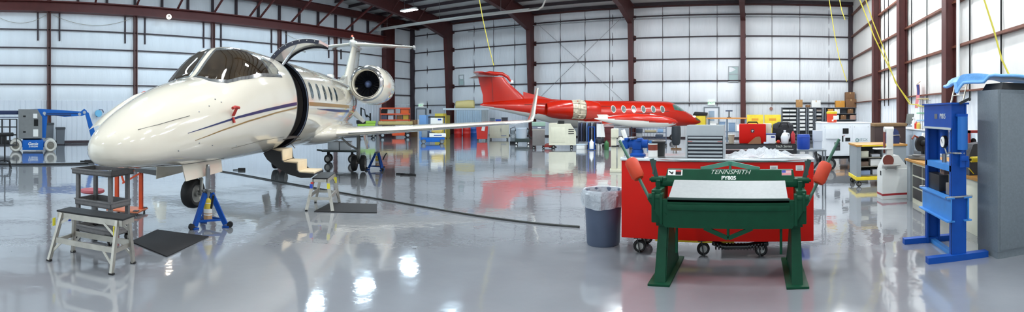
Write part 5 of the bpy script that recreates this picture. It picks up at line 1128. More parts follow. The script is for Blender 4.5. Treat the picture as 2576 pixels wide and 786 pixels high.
# long bench along the right, chop saw on top
BB = thing('long_workbench', 'long wood-topped workbench behind the blue shop press', 'workbench', (2.95, 6.0, 0))
k = MB(); k.bx(-.04, .85, -.1, 3.42, .77, .815, .006); k.build('worktop', wood, BB)
k = MB(); k.bx(0, .8, 3.2, 3.4, 0, .77, .006); k.build('end_panel', MATS['bench_grey'], BB)
for y0, y1 in ((1.9, 3.05), (-.05, .75)):
    k = MB(); k.bx(0, .8, y0, y1, 0, .77, .006); k.build('pedestal', cream, BB)
for i in range(3):
    for j in range(2):
        k = MB(); k.bx(-.012, 0, 1.95 + j * .55, 2.45 + j * .55, .10 + i * .22, .29 + i * .22, .004); d_ = k.build('drawer', mat('drawer_recess', (46, 44, 44), .5), BB)
CS = thing('chop_saw', 'black and white chop saw on the end of the long workbench', 'chop saw', (3.14, 9.08, .817), R(-60))
k = MB(); k.box((0, 0, .04), (.42, .3, .07), .015); k.cyl((0, -.05, .075), (0, -.05, .095), .14, n=28); k.build('saw_table', mat('saw_table_grey', (130, 130, 128), .4, metal=.5), CS)
k = MB(); k.bx(-.24, .24, .05, .075, .07, .16, .004); k.build('fence', steel, CS)
k = MB(); k.cyl((-.02, -.02, .3), (.02, -.02, .3), .15, n=32); k.bx(-.03, .03, .02, .12, .1, .28, .01); k.cyl((.02, .0, .31), (.2, .02, .33), .06); k.build('saw_head', black, CS)
k = MB(); k.bar((-.05, .02, .18), (-.02, .1, .50), .07, .05); k.build('dust_chute', paper, CS)
k = MB(); k.tube([(0, -.1, .42), (0, -.2, .46), (0, -.27, .40)], .018); k.build('handle', mat('saw_handle_red', (130, 60, 44), .5), CS)
for (nm, l_, loc, mk) in (
    ('tool_satchel', 'dark grey satchel on the workbench between the blue press and the locker', (3.10, 6.55, .817), lambda t: (MB().prism([(-.16, 0), (.16, 0), (.15, .36), (.06, .46), (-.1, .44), (-.16, .3)], -.13, .13).build('satchel_body', mat('satchel_grey', (58, 58, 62), .7, bump=.3, bscale=14), t), MB().bar((-.17, -.135, .1), (-.10, -.135, .02), .03, .01).build('strap', yellow, t))),
    ('power_drill', 'yellow cordless drill on the workbench left of the locker', (3.0, 6.28, .817), lambda t: (MB().cyl((-.1, 0, .24), (.1, 0, .24), .04).bar((.05, 0, .22), (.07, 0, .06), .05, .04).build('drill_body', yellow, t), MB().box((.07, 0, .03), (.11, .08, .06), .01).build('battery', black, t), MB().cyl((-.17, 0, .24), (-.1, 0, .24), .018).build('chuck', black, t))),
    ('red_bench_rack', 'small red frame rack above the workbench left of the locker', (3.32, 6.98, .817), lambda t: (MB().bx(-.18, -.15, -.1, .1, 0, .62).bx(.15, .18, -.1, .1, 0, .62).bx(-.18, .18, -.1, .1, .58, .62).bx(-.18, .18, -.1, .1, .36, .40).bx(-.18, .18, -.1, .1, .0, .2).build('rack_frame', mat('rack_red', (150, 44, 40), .5), t), MB().ball((-.06, 0, .45), (.05, .05, .05)).bx(-.12, .12, -.05, .05, .36, .42).ball((.07, 0, .45), (.05, .05, .05)).build('hanging_spools', black, t))),
    ('plastic_bottle', 'small white bottle with a blue cap on the workbench beside the locker', (2.99, 6.08, .817), lambda t: (MB().lathe([(.035, 0), (.04, .02), (.04, .13), (.015, .16)], 18).build('body', paper, t), MB().lathe([(.017, .16), (.017, .19), (.005, .19)], 14).build('cap', blueplast, t)))):
    t = thing(nm, l_, nm.split('_')[-1], loc); mk(t)
# white counter along the right wall
CT = thing('wall_counter', 'pale counter along the right wall below the wire coil rack', 'counter', (5.72, 14.4, 0))
k = MB(); k.bx(-.03, .92, -.03, 6.2, 1.10, 1.135, .006); k.build('countertop', mat('counter_top_white', (214, 214, 216), .4), CT)
k = MB(); k.bx(0, .9, 0, 6.15, .08, 1.10, .006); k.bx(.05, .9, .05, 6.1, 0, .08); k.build('carcass', mat('counter_pale_blue', (176, 190, 204), .5), CT)
for i in range(6):
    k = MB(); k.bx(-.014, 0, .04 + i * 1.02, 1.02 + i * 1.02, .12, 1.06, .005); k.build('door', mat('counter_pale_blue', (0, 0, 0)), CT)
CRk = thing('wire_coil_rack', 'tall wire rack with coils of cable on the counter by the right wall', 'rack', (5.95, 16.75, 1.137))
k = MB()
for x in (-.16, .16):
    for y in (-.12, .12): k.cyl((x, y, 0), (x, y, 1.08), .01, n=8)
for z in (.02, .27, .52, .77, 1.02):
    for a, b_ in (((-.16, -.12), (.16, -.12)), ((.16, -.12), (.16, .12)), ((.16, .12), (-.16, .12)), ((-.16, .12), (-.16, -.12))): k.cyl((*a, z), (*b_, z), .008, n=6)
k.build('wire_frame', steel, CRk)
for i, (z, c_) in enumerate(((.28, 'pale blue'), (.53, 'green'), (.78, 'yellow'), (1.03, 'tan'))):
    m_ = mat('coil_' + c_.replace(' ', '_'), {'pale blue': (150, 186, 214), 'green': (110, 168, 130), 'yellow': (210, 196, 90), 'tan': (190, 176, 130)}[c_], .5)
    k = MB()
    k.tube([((.2 + .02 * sin(7 * a)) * cos(a) - .1, (.16 + .01 * sin(5 * a)) * sin(a), .035 + .004 * i + .02 * a / 12) for a in span(0, 4 * pi, 48)], .017, 6)
    o = k.build('cable_coil', m_); o.location = (5.95, 16.75, 1.137 + z); tag(o, '%s coil of cable on the wire rack by the right wall' % c_, 'cable', 'coils on the wire rack')
t = thing('grey_monitor', 'small dark grey monitor tilted on the counter by the right wall', 'monitor', (5.98, 18.9, 1.137), R(-70)); k = MB(); k.bx(-.2, .2, 0, .12, .04, .10, .01); k.bar((0, .06, .08), (0, .1, .2), .05); k.build('stand', grey, t); k = MB(); k.box((0, .08, .36), (.42, .05, .4), .01, rx=R(-12)); k.build('screen_shell', mat('monitor_grey', (92, 96, 92), .5), t)
for i, (y, m_, l_, h) in enumerate(((17.9, whm, 'white spray bottle on the counter by the right wall', .42), (17.6, mat('bottle_scarlet', (200, 60, 40), .4), 'red bottle on the counter beside the white spray bottle', .3), (17.35, mat('bottle_amber', (222, 190, 90), .4), 'amber bottle on the counter by the right wall', .28))):
    t = thing('counter_bottle', l_, 'bottle', (5.9, y, 1.137)); k = MB(); k.lathe([(.08, 0), (.085, .02), (.085, h * .65), (.03, h * .82), (.03, h * .9)], 20); k.build('body', m_, t); k = MB(); k.box((-.02, 0, h * .95), (.1, .04, .06), .01); k.build('cap', mat('cap_white', (0, 0, 0)), t)
# brown cabinet with tan top further back
BT = thing('brown_cabinet', 'dark brown low cabinet with a tan padded top near the right wall', 'cabinet', (4.2, 17.2, 0))
k = MB(); k.bx(0, 1.15, 0, .8, .0, 1.24, .01); k.build('body', mat('cabinet_dark_brown', (58, 40, 36), .5), BT); k = MB(); k.bx(-.05, 1.2, -.05, .85, 1.24, 1.36, .04); k.build('padded_top', mat('pad_tan_brown', (128, 100, 66), .7, noise=.2), BT)
k = MB(); k.bx(.04, .56, -.014, 0, .06, 1.2, .004); k.bx(.59, 1.11, -.014, 0, .06, 1.2, .004); k.build('door', MATS['cabinet_dark_brown'], BT)
# ladder leaning on the right wall
LD = thing('ladder', 'aluminium ladder leaning by the red wall column behind the blue press', 'ladder', (0, 0, 0)); 
a0, a1 = Q(2352, 14.6, .0), Q(2405, 16.3, Z(205, 16.3)); sd = V((.30, -.25, 0)); c0 = a0.copy()
LD.location = c0
for q in (0, 1):
    k = MB(); k.bar(a0 - c0 + sd * q, a1 - c0 + sd * q, .03, .07, (1, 1, 0)); k.build('rail', alu, LD)
for i in range(10):
    p = lerp(a0, a1, (i + .7) / 10.5) - c0; k = MB(); k.cyl(p, p + sd, .016, n=8); k.build('rung', alu, LD)

# ======================= along the far wall =======================
def bayrack(name, label, x, y, w_, h_, n, depth, m_, shelves=True):
    t = thing(name, label, 'shelving', (x, y, 0))
    for sx in (0, w_):
        for sy in (0, depth):
            k = MB(); k.bx(sx - .025, sx + .025, sy - .025, sy + .025, 0, h_); k.build('upright', m_, t)
    for i in range(n):
        z = .1 + i * (h_ - .12) / (n - 1); k = MB(); k.bx(0, w_, 0, depth, z - .015, z + .01); k.build('shelf', m_, t)
    k = MB(); k.bx(0, w_, depth, depth + .01, .1, h_); k.build('back_panel', mat('rack_back', (96, 100, 106), .6), t)
    return t
rackm = mat('shelving_grey', (112, 118, 126), .5)
YB = 32.6
cols = [(1967, 2008, 'white parts trays in the first shelving unit from the yellow cabinets'), (2010, 2031, 'white parts bins in the second shelving unit from the yellow cabinets'), (2033, 2050, 'white parts bins in the third shelving unit from the yellow cabinets'), (2052, 2072, 'brown and white parts trays in the fourth shelving unit')]
names_ = ['first', 'second', 'third', 'fourth']
for i, (p0, p1, gl) in enumerate(cols):
    x0, x1 = YB * tan(A(p0)), YB * tan(A(p1)); w_ = x1 - x0 - .06
    bayrack('parts_shelving', 'grey parts shelving on the far wall, %s unit from the yellow cabinets' % names_[i], x0, YB, w_, 2.12, 9, .5, rackm)
    for r_ in range(8):
        z = .1 + (r_ + 0) * (2.0 / 8) + .014
        if z < .55: continue
        nb = 2 if i == 0 else 1
        for q in range(nb):
            bw = (w_ - .12) / nb; bx0 = x0 + .06 + q * bw
            k = MB(); h = .15 if i in (1, 2) else .11
            k.loft([[(0.01, 0, 0), (bw - .03, 0, 0), (bw - .03, .42, 0), (0.01, .42, 0)], [(0, -.02, h), (bw - .02, -.02, h), (bw - .02, .44, h), (0, .44, h)], [(0.015, 0, h), (bw - .035, 0, h), (bw - .035, .42, h), (.015, .42, h)], [(0.02, 0.01, .015), (bw - .04, .01, .015), (bw - .04, .41, .015), (.02, .41, .015)]], smooth=False)
            o = k.build('parts_bin', paper if (i != 3 or r_ % 2 == 0) else mat('bin_brown_grey', (138, 126, 116), .6)); o.location = (bx0, YB + .02, z); bc_ = 'white' if (i != 3 or r_ % 2 == 0) else 'brown grey'; tag(o, '%s parts bin in the %s shelving unit from the yellow cabinets' % (bc_, names_[i]), 'bin', 'parts bins in the %s shelving unit' % names_[i])
SH = bayrack('storage_shelving', 'grey storage shelving in the far right corner carrying cardboard cartons', YB * tan(A(2076)), YB, 3.0, 2.12, 6, .6, rackm)
def carton(label, px, y, z, w_, d_, h_, m_=card, name='cardboard_carton'):
    x = y * tan(A(px)); t = thing(name, label, 'box', (x, y, z)); k = MB(); k.bx(-w_ / 2, w_ / 2, 0, d_, 0, h_, .01); k.build('carton_body', m_, t)
    k = MB(); k.bx(-.03, .03, -.003, d_, h_ - .001, h_ + .003); k.bx(-.03, .03, -.004, 0, h_ * .75, h_); k.build('packing_tape', mat('tape_tan', (196, 160, 112), .4), t); return t
brown2 = mat('cardboard_dark', (128, 92, 62), .8, noise=.12); orangeb = mat('cardboard_orange', (204, 142, 54), .7)
carton('small cardboard carton on top of the second parts shelving unit', 2011, YB, 2.125, .42, .4, .5)
carton('white carton on top of the parts shelving units', 2053, YB, 2.125, .60, .45, .46, paper, 'white_carton')
carton('low brown carton on top of the third shelving unit', 2033, YB, 2.125, .3, .3, .16, brown2)
carton('orange-tan rounded carton on the storage shelving, left of the tall brown stack', 2114, YB, 2.125, .60, .5, .44, orangeb)
carton('lower carton of the brown stack on top of the storage shelving', 2141, YB, 2.125, .72, .5, .55, brown2)
carton('upper carton of the brown stack on top of the storage shelving', 2139, YB, 2.68, .6, .5, .46, brown2)
carton('cardboard carton at the right end on top of the storage shelving', 2168, YB, 2.125, .6, .5, .62, card)
for i, (px, z, m_, l_) in enumerate(((2090, 1.71, orangeb, 'orange carton on the upper shelf of the storage shelving'), (2106, 1.71, paper, 'white carton on the upper shelf of the storage shelving'), (2122, 1.31, brown2, 'brown carton on a middle shelf of the storage shelving'), (2140, 1.71, brown2, 'dark brown carton on the upper shelf of the storage shelving, below the stack'), (2146, 1.31, mat('carton_pinkish', (176, 140, 126), .7), 'pinkish carton on a middle shelf of the storage shelving'), (2104, 1.31, paper, 'white carton on a middle shelf of the storage shelving'))):
    carton(l_, px, YB + .04, z + .006, .36, .45, .3, m_)
# yellow cabinets
for i, (p0, p1, l_) in enumerate(((1879, 1921, 'yellow flammables cabinet on the far wall, the one nearer the red jet'), (1923, 1965, 'yellow flammables cabinet on the far wall, the one nearer the parts shelving'))):
    y = 32.4; x0, x1 = y * tan(A(p0)), y * tan(A(p1)); t = thing('flammables_cabinet', l_, 'cabinet', (x0, y, 0)); w_ = x1 - x0
    k = MB(); k.bx(0, w_ - .02, 0, .6, 0, 1.64, .01); k.build('body', yellow, t)
    for q in (0, 1):
        k = MB(); k.bx(.02 + q * (w_ - .04) / 2, q * (w_ - .04) / 2 + w_ / 2 - .03, -.015, 0, .06, 1.6, .005); d_ = k.build('door', yellow, t)
        k = MB(); k.bx(w_ / 2 + (q - .5) * .14 - .02, w_ / 2 + (q - .5) * .14 + .02, -.04, -.015, .8, .95, .005); k.build('handle', dark, d_)
    k = MB(); k.bx(.3, .75, -.02, -.015, 1.25, 1.4); k.build('label', mat('cabinet_label_orange', (220, 150, 40), .6), t)
YP = thing('yellow_parts_washer', 'yellow parts washer with an angled black lid beyond the red jet nose', 'parts washer', XY(1760, 33.2), R(0))
k = MB(); k.bx(-.38, .38, 0, .7, .1, 1.58, .02); k.build('tank', yellow, YP); k = MB(); k.loft([[(-.45, -.05, 1.58), (.45, -.05, 1.58), (.45, .75, 1.58), (-.45, .75, 1.58)], [(-.42, -.05, 1.70), (.48, -.05, 1.64), (.48, .75, 1.78), (-.42, .75, 1.84)]], smooth=False); k.build('lid', dark, YP)
for x in (-.3, .3):
    k = MB(); k.bx(x - .04, x + .04, .05, .65, 0, .1); k.build('foot', dark, YP)
# long orange-edged rack
ORk = thing('material_rack', 'long orange-edged material rack under the exit door on the far wall', 'rack', XY(1778, 30.9))
k = MB(); k.bx(0, 2.5, 0, .5, 1.38, 1.46, .01); k.build('top_beam', mat('beam_orange_tan', (208, 140, 70), .5), ORk)
for x in (.1, 1.25, 2.4):
    k = MB(); k.bx(x - .04, x + .04, .05, .45, 0, 1.38); k.build('upright', mat('rack_slate', (96, 112, 130), .5), ORk)
k = MB(); k.bx(.1, 2.4, .02, .48, .55, .6); k.build('shelf', MATS['rack_slate'], ORk)
for i, (x, w_, h_, m_) in enumerate(((.4, .4, .5, paper), (.95, .36, .6, mat('crate_blue_grey', (110, 134, 160), .6)), (1.55, .4, .55, MATS['crate_blue_grey']), (2.05, .4, .42, paper))):
    p = XY(1778, 30.9); t = thing('storage_crate', ['white crate at the left of the material rack shelf', 'blue-grey crate left of centre on the material rack shelf', 'blue-grey crate right of centre on the material rack shelf', 'white crate at the right of the material rack shelf'][i], 'crate', (p.x + x, p.y + .25, .602)); k = MB(); k.bx(-w_ / 2, w_ / 2, -.18, .18, 0, h_, .015); k.build('crate_body', m_, t); k = MB(); k.bx(-w_ / 2 - .015, w_ / 2 + .015, -.195, .195, h_ - .05, h_, .006); k.build('crate_rim', m_, t)
t = thing('tool_post', 'dark upright tool standing on the material rack before the far wall', 'tool', (XY(1834, 31.1).x, 31.1, 1.462)); k = MB(); k.bx(-.12, .12, -.1, .1, 0, .04); k.cyl((0, 0, .04), (0, 0, .42), .035); k.build('post', dark, t); k = MB(); k.bx(-.22, .22, -.05, .05, .38, .46, .01); k.build('head', mat('tool_head_slate', (50, 60, 84), .5), t)

# beneath and in front of the red jet
GU = thing('beige_power_cart', 'beige wheeled power cart with slanted corner and three louvres', 'power cart', (-9.75, 22.2, 0), R(21))
k = MB(); k.prism([(0, .17), (1.32, .17), (1.32, .80), (1.05, 1.2), (0, 1.2)], 0, .8); k.build('body', cream, GU)
for i in range(3):
    k = MB(); k.bx(.95, 1.22, -.015, .0, .72 + i * .1, .75 + i * .1, .004); k.build('louvre', dark, GU)
k = MB(); k.bx(.03, .4, .1, .7, 1.2, 1.25, .01); k.build('top_hatch', beige, GU)
k = MB(); k.bx(.44, .75, .2, .6, 1.2, 1.36, .03); k.build('black_lid_box', dark, GU)
k = MB(); k.bx(.1, .8, -.008, 0, .3, 1.05, .004); k.build('side_panel', cream, GU)
for x in (.22, 1.1):
    for y in (.1, .7): caster(GU, (x, y, 0), .07, .05)
t = thing('stainless_charger', 'stainless charger cabinet on casters with a green tray on top', 'charger', Q(1355, 24.3), R(25))
k = MB(); k.bx(-.3, .3, -.25, .3, .16, .98, .012); k.build('body', mat('charger_stainless', (128, 124, 122), .35, metal=.7, noise=.1), t)
k = MB(); k.loft([[(-.3, -.27, .98), (.3, -.27, .98), (.3, .3, .98), (-.3, .3, .98)], [(-.32, -.22, 1.1), (.32, -.22, 1.1), (.32, .3, 1.1), (-.32, .3, 1.1)]], smooth=False); k.build('control_panel', mat('charger_slate', (84, 88, 104), .5), t)
k = MB(); k.bx(-.33, .33, -.25, .3, 1.1, 1.30, .02); k.build('green_tray', mat('tray_pale_green', (136, 164, 148), .3), t)
k = MB(); k.bx(-.05, .12, -.256, -.245, 1.0, 1.05); k.build('label', paper, t); k = MB(); k.bx(-.32, .32, -.29, -.24, .9, .93, .004); k.build('push_bar', alu, t)
for x in (-.24, .24):
    for y in (-.2, .24): caster(t, (x, y, 0), .06, .04)
t = thing('floor_jack', 'low red trolley jack between the charger and the beige power cart', 'jack', Q(1378, 24.6), R(20))
k = MB(); k.bx(-.26, .26, -.2, .2, .06, .14, .01); k.loft([[(-.2, -.1, .14), (.2, -.1, .14), (.2, .1, .14), (-.2, .1, .14)], [(-.05, -.06, .24), (.12, -.06, .24), (.12, .06, .24), (-.05, .06, .24)]], smooth=False); k.build('chassis', mat('jack_red', (170, 50, 40), .4), t)
k = MB(); k.tube([(.1, 0, .18), (.2, .05, .6), (.16, .06, 1.1)], .025); k.build('handle', dark, t)
for x in (-.22, .22):
    for y in (-.2, .2): 
        k = MB(); k.cyl((x, y - .02, .05), (x, y + .02, .05), .05, n=16); k.build('wheel', black, t)
t = thing('hose_bag', 'cream canvas bag hanging on a stand left of the beige power cart', 'bag', Q(1388, 25.2)); k = MB(); k.loft([[(.12 * w_ * cos(a), .1 * w_ * sin(a), z) for a in [2 * pi * i / 14 for i in range(14)]] for z, w_ in ((.55, .5), (.62, 1), (.9, 1.2), (1.05, .8), (1.1, .3))]); k.build('bag_body', cream, t); k = MB(); k.cyl((0, .12, 0), (0, .12, 1.15), .02); k.cyl((0, .12, 1.12), (0, -.02, 1.12), .012); k.lathe([(.2, 0), (.2, .03), (.01, .035)], 20, o=(0, .12, 0)); k.build('stand', dark, t)
# white parts washer with black hose, small grey machine
t = thing('solvent_sink', 'white solvent sink drum on a black wheeled base with a black hose', 'sink', Q(1312, 27.6), R(25))
k = MB(); k.lathe([(.28, .33), (.3, .36), (.31, .85), (.34, .9), (.3, .92), (.28, .6), (.01, .58)], 28); k.build('drum', mat('sink_white', (190, 200, 210), .5), t)
k = MB(); k.bx(-.36, .45, -.28, .28, .14, .33, .02); k.build('base', mat('base_dark_green', (34, 48, 46), .6), t)
for x in (-.28, .38):
    for y in (-.24, .24): wheel(t, V((x, y, .08)), .08, .05, hubm=paper, mt=black)
k = MB(); k.tube([(.3, -.1, .9), (.42, -.12, .8), (.36, -.14, .6), (.45, -.14, .42), (.55, -.1, .3)], .04, 8); k.build('hose', black, t)
t = thing('degreaser_unit', 'small grey machine with a round gauge left of the white solvent sink', 'machine', Q(1291, 28.6), R(25)); k = MB(); k.bx(-.16, .16, -.15, .15, .12, .55, .02); k.cyl((0, 0, .55), (0, 0, .75), .12); k.build('body', grey, t); k = MB(); k.cyl((0, -.17, .4), (0, -.15, .4), .09); k.build('gauge', ltgrey, t); k = MB(); k.bx(-.18, .18, -.17, .17, 0, .12, .01); k.build('foot', dark, t); k = MB(); k.tube([(-.14, 0, .5), (-.16, 0, .85), (.1, 0, .95), (.14, 0, .7)], .02); k.build('hose', dark, t)
# beige double cabinet and the red bin
BG = thing('beige_cabinet', 'beige double-door cabinet on casters right of the red wheeled bin', 'cabinet', Q(1231, 32.3), R(31))
k = MB(); k.bx(0, 1.28, 0, .6, .12, 1.16, .012); k.build('body', cream, BG)
for q, (a, b_) in enumerate(((.03, .74), (.76, 1.25))):
    k = MB(); k.bx(a, b_, -.02, 0, .16, 1.12, .006); d_ = k.build('door', cream, BG)
    k = MB(); k.bx(.70 if q == 0 else .78, .73 if q == 0 else .8, -.04, -.02, .55, .75, .004); k.build('handle', steel, d_)
k = MB(); k.bx(.76, 1.1, -.028, -.02, .26, .29); k.build('pull_bar', blue, BG)
for x in (.1, 1.18):
    for y in (.08, .52): caster(BG, (x, y, 0), .055, .04)
p = Q(1231, 32.3)
def onbg(u, v=.3, z=1.162): return (p.x + u * cos(R(31)) - v * sin(R(31)), p.y + u * sin(R(31)) + v * cos(R(31)), z)
for u, w_, h_, m_, l_ in ((-.25, .3, .26, mat('crate_slate', (92, 108, 120), .6), 'slate grey crate on the left end of the beige cabinet row'), (.46, .34, .17, blueplast, 'blue crate on top of the beige cabinet'), (.88, .40, .30, mat('crate_dark', (60, 60, 68), .6), 'dark crate on the right of the beige cabinet top')):
    zz = 1.162; 
    if u < 0: u = .02 - 0; w_ = .3
    t = thing('plastic_crate', l_, 'crate', onbg(max(u, .2) if u < .3 else u + .12, .3, zz), R(31)); k = MB(); k.bx(-w_ / 2, w_ / 2, -.2, .2, 0, h_, .015); k.build('crate_body', m_, t); k = MB(); k.bx(-w_ / 2 - .015, w_ / 2 + .015, -.215, .215, h_ - .04, h_, .006); k.build('crate_rim', m_, t)
t = thing('red_wheeled_bin', 'red wheeled bin with a white notice, left of the beige cabinet', 'bin', Q(1213, 31.4), R(30))
k = MB(); k.loft([[(-.32, -.3, .12), (.32, -.3, .12), (.32, .3, .12), (-.32, .3, .12)], [(-.37, -.34, 1.0), (.37, -.34, 1.0), (.37, .34, 1.0), (-.37, .34, 1.0)]], smooth=False); k.build('body', mat('bin_red', (206, 46, 32), .4), t)
k = MB(); k.bx(-.39, .39, -.36, .36, 1.0, 1.06, .02); k.build('lid', MATS['bin_red'], t); k = MB(); k.box((.08, -.335, .78), (.2, .01, .3), ry=R(12), rx=R(-2)); k.build('notice', paper, t)
for x in (-.26, .26):
    for y in (-.24, .24): caster(t, (x, y, 0), .055, .04)
# drums
def drum(label, px, rho, m_, h=.88, r=.29):
    t = thing('drum', label, 'drum', Q(px, rho), 0, 'drums by the far wall'); k = MB(); k.lathe([(r * .98, 0), (r, .02), (r, h * .32), (r * 1.04, h * .34), (r, h * .36), (r, h * .64), (r * 1.04, h * .66), (r, h * .68), (r, h - .02), (r * .98, h), (r * .94, h), (r * .94, h - .02), (.01, h - .02)], 28); k.build('body', m_, t); k = MB(); k.cyl((r * .5, 0, h - .02), (r * .5, 0, h + .01), .04); k.build('bung', steel, t)
drum('red steel drum under the white canopy, left one of the red pair', 1152, 35.8, mat('drum_red', (190, 36, 30), .4)); drum('red steel drum under the white canopy, beside the blue drum', 1174, 35.8, MATS['drum_red']); drum('blue steel drum right of the red drums', 1192, 36.7, mat('drum_blue', (40, 90, 170), .4))
# white canopy booth with clear curtains and yellow bale
BO = thing('curtain_booth', 'white-roofed booth with hanging clear curtains in the far corner', 'booth', Q(1172, 38.3), R(33))
cvl = mat('booth_curtain', (176, 206, 226), .2, alpha=.6)
k = MB(); k.bx(-1.75, 1.75, -.6, .5, 1.98, 2.12, .02); k.build('roof', mat('booth_roof_white', (206, 218, 224), .4), BO)
for x in (-1.7, -.75, 1.7):
    for y in (-.55, .45):
        k = MB(); k.bx(x - .03, x + .03, y - .03, y + .03, 0, 1.98); k.build('post', ltgrey, BO)
k = MB(); k.grid(lambda u, z: (lerp(-.72, 1.2, u), -.56 + .025 * sin(u * 70), z), span(0, 1, 90), span(.08, 1.97, 4)); k.build('curtain', cvl, BO)
k = MB(); k.grid(lambda u, z: (lerp(1.2, 1.7, u), -.55 + .02 * sin(u * 30), z), span(0, 1, 30), span(.08, 1.97, 4)); k.build('side_curtain', mat('curtain_grey', (170, 176, 178), .5), BO)
t = thing('yellow_bale', 'lumpy pale yellow wrapped bale on the white booth roof', 'bale', Q(1171, 38.25, 2.122), R(33)); k = MB()
k.loft([[(x, .38 * c_ * cos(a) * (1 + .08 * sin(3 * a + x * 5)), .30 + .30 * h_ * math.copysign(abs(sin(a)) ** .6, sin(a)) * (1 if sin(a) > 0 else 1 / h_)) for a in [2 * pi * i / 24 for i in range(24)]] for x, c_, h_ in ((-.78, .7, .5), (-.72, 1, .8), (-.3, 1.05, .95), (.2, 1, 1.15), (.62, 1, 1.1), (.7, .7, .7))]); k.build('wrapping', mat('bale_yellow', (222, 204, 138), .6, bump=.3, bscale=8), t)
# blue service cart
SV = thing('blue_service_cart', 'tall service cart with blue wheeled base and white top panel', 'cart', Q(1088, 28.5), R(41))
k = MB(); k.bx(-.68, .68, -.35, .35, .22, .36, .02); k.bx(-.4, .4, -.38, .38, .10, .24, .02); k.build('base', blue2, SV)
for x in (-.52, .52):
    for y in (-.33, .33): wheel(SV, V((x, y, .13)), .13, .08, hubm=grey, mt=mat('cart_wheel_grey', (90, 94, 98), .6))
k = MB(); k.bx(-.2, .74, -.36, .3, .38, .58, .01); tx = k.build('white_tray', paper, SV); k = MB(); k.bx(.05, .5, -.365, -.36, .46, .50); k.build('blue_print', blue, tx)
for x in (-.2, .68):
    k = MB(); k.bx(x - .03, x + .03, .0, .06, .36, 1.52); k.build('upright', mat('cart_slate', (60, 74, 96), .5), SV)
k = MB(); k.bx(-.24, .72, -.02, .08, 1.48, 1.55, .01); k.build('top_bar', dark, SV)
k = MB(); k.bx(-.1, .58, -.05, .0, 1.05, 1.46, .01); w_ = k.build('white_panel', paper, SV); k = MB(); k.bx(.3, .5, -.056, -.05, 1.32, 1.42); k.build('panel_badge', blue, w_)
k = MB(); k.bx(-.62, -.32, -.3, .1, .36, 1.0, .01); k.build('grey_box', grey, SV); k = MB(); k.bx(-.32, -.24, -.25, .05, .36, .95, .01); k.build('blue_box', MATS['cart_slate'], SV)
t = thing('yellow_sack', 'yellow sack in the white tray of the blue service cart', 'sack', Q(1088, 28.5, .615) + V((.24 * cos(R(41)) + .19 * sin(R(41)), .24 * sin(R(41)) - .19 * cos(R(41)), 0)), R(41)); k = MB(); k.loft([[(x, .15 * s_ * cos(a), .19 + .19 * s_ * sin(a) * (1 + .1 * sin(x * 9))) for a in [2 * pi * i / 18 for i in range(18)]] for x, s_ in ((-.32, .6), (-.27, .95), (-.05, 1), (.2, .95), (.3, .5))]); k.build('sack_cloth', mat('sack_yellow', (214, 186, 100), .7), t)
# far corner: orange pallet rack and its load, lime stacker
PR = thing('pallet_rack', 'orange pallet rack full of cartons in the far left corner', 'rack', Q(994, 37.6), R(47))
for x in (-1.1, 0, 1.12):
    for y in (0, .7):
        k = MB(); k.bx(x - .04, x + .04, y - .04, y + .04, 0, 2.15); k.build('upright', mat('rack_brown_red', (120, 60, 50), .5), PR)
for z in (.55, 1.22, 1.68, 2.12):
    k = MB(); k.bx(-1.12, 1.14, -.05, 0, z - .05, z + .05); k.bx(-1.12, 1.14, .7, .75, z - .05, z + .05); k.bx(-1.1, 1.12, 0, .7, z - .02, z + .0); k.build('beam_level', orange, PR)
p0 = Q(994, 37.6)
def onpr(u, v, z): return (p0.x + u * cos(R(47)) - v * sin(R(47)), p0.y + u * sin(R(47)) + v * cos(R(47)), z)
for i, (u, z, w_, h_, m_, l_) in enumerate(((-.85, 1.735, .42, .30, dark, 'black case on the upper beams of the orange pallet rack'), (-.32, 1.735, .48, .34, ltgrey, 'grey tub on the upper beams of the orange pallet rack'), (.75, 1.735, .6, .34, mat('crate_orange', (226, 100, 40), .5), 'orange crate on the upper beams of the orange pallet rack'), (-.80, 1.275, .4, .36, mat('crate_indigo', (70, 72, 92), .5), 'dark blue crate on the middle beams of the orange pallet rack'), (-.32, 1.275, .4, .32, papers, 'pale carton on the middle beams of the orange pallet rack'), (.35, 1.275, .36, .34, brown2, 'brown carton on the middle beams of the orange pallet rack'), (.82, 1.275, .42, .36, mat('crate_olive_yellow', (190, 160, 60), .6), 'yellow crate on the middle beams of the orange pallet rack'))):
    t = thing('rack_crate', l_, 'crate', onpr(u, .33, z - .02), R(47)); k = MB(); k.bx(-w_ / 2, w_ / 2, -.25, .25, 0, h_, .012); k.build('crate_body', m_, t); k = MB(); k.bx(-w_ / 2 - .01, w_ / 2 + .01, -.26, .26, h_ - .04, h_ + .005, .005); k.build('crate_lid', m_, t)
SD = thing('scaffold_deck', 'long tan flatbed platform on orange and black wheels in the far corner', 'platform', Q(993, 35.9), R(47))
k = MB(); k.bx(-1.2, 1.25, -.4, .4, .92, 1.16, .01); k.build('deck', mat('deck_tan', (196, 172, 110), .7, noise=.1), SD)
k = MB(); k.bx(-1.25, 1.3, -.42, -.4, .86, .93); k.build('deck_edge', dark, SD); k = MB(); k.bx(-.2, .7, -.3, .3, .14, .42, .02); k.build('orange_drive', orange, SD)
for x in (-.9, .9):
    k = MB(); k.bx(x - .05, x + .05, -.35, .35, .2, .92); k.build('support', grey, SD)
    for y in (-.36, .36): wheel(SD, V((x, y, .17)), .17, .1, hubm=ltgrey, mt=black)
LS = thing('lime_stacker', 'lime green pallet stacker with a black mast left of the orange rack', 'pallet stacker', Q(921, 35.6), R(50))
k = MB(); k.bx(-.62, .62, -.35, .35, .80, 1.0, .03); k.bx(-.05, .66, -.35, .35, 1.0, 1.2, .03); k.build('body', mat('lime_paint', (150, 190, 60), .4), LS)
k = MB(); k.bx(-.68, -.1, -.36, .36, .98, 1.24, .02); k.build('battery_box', dark, LS)
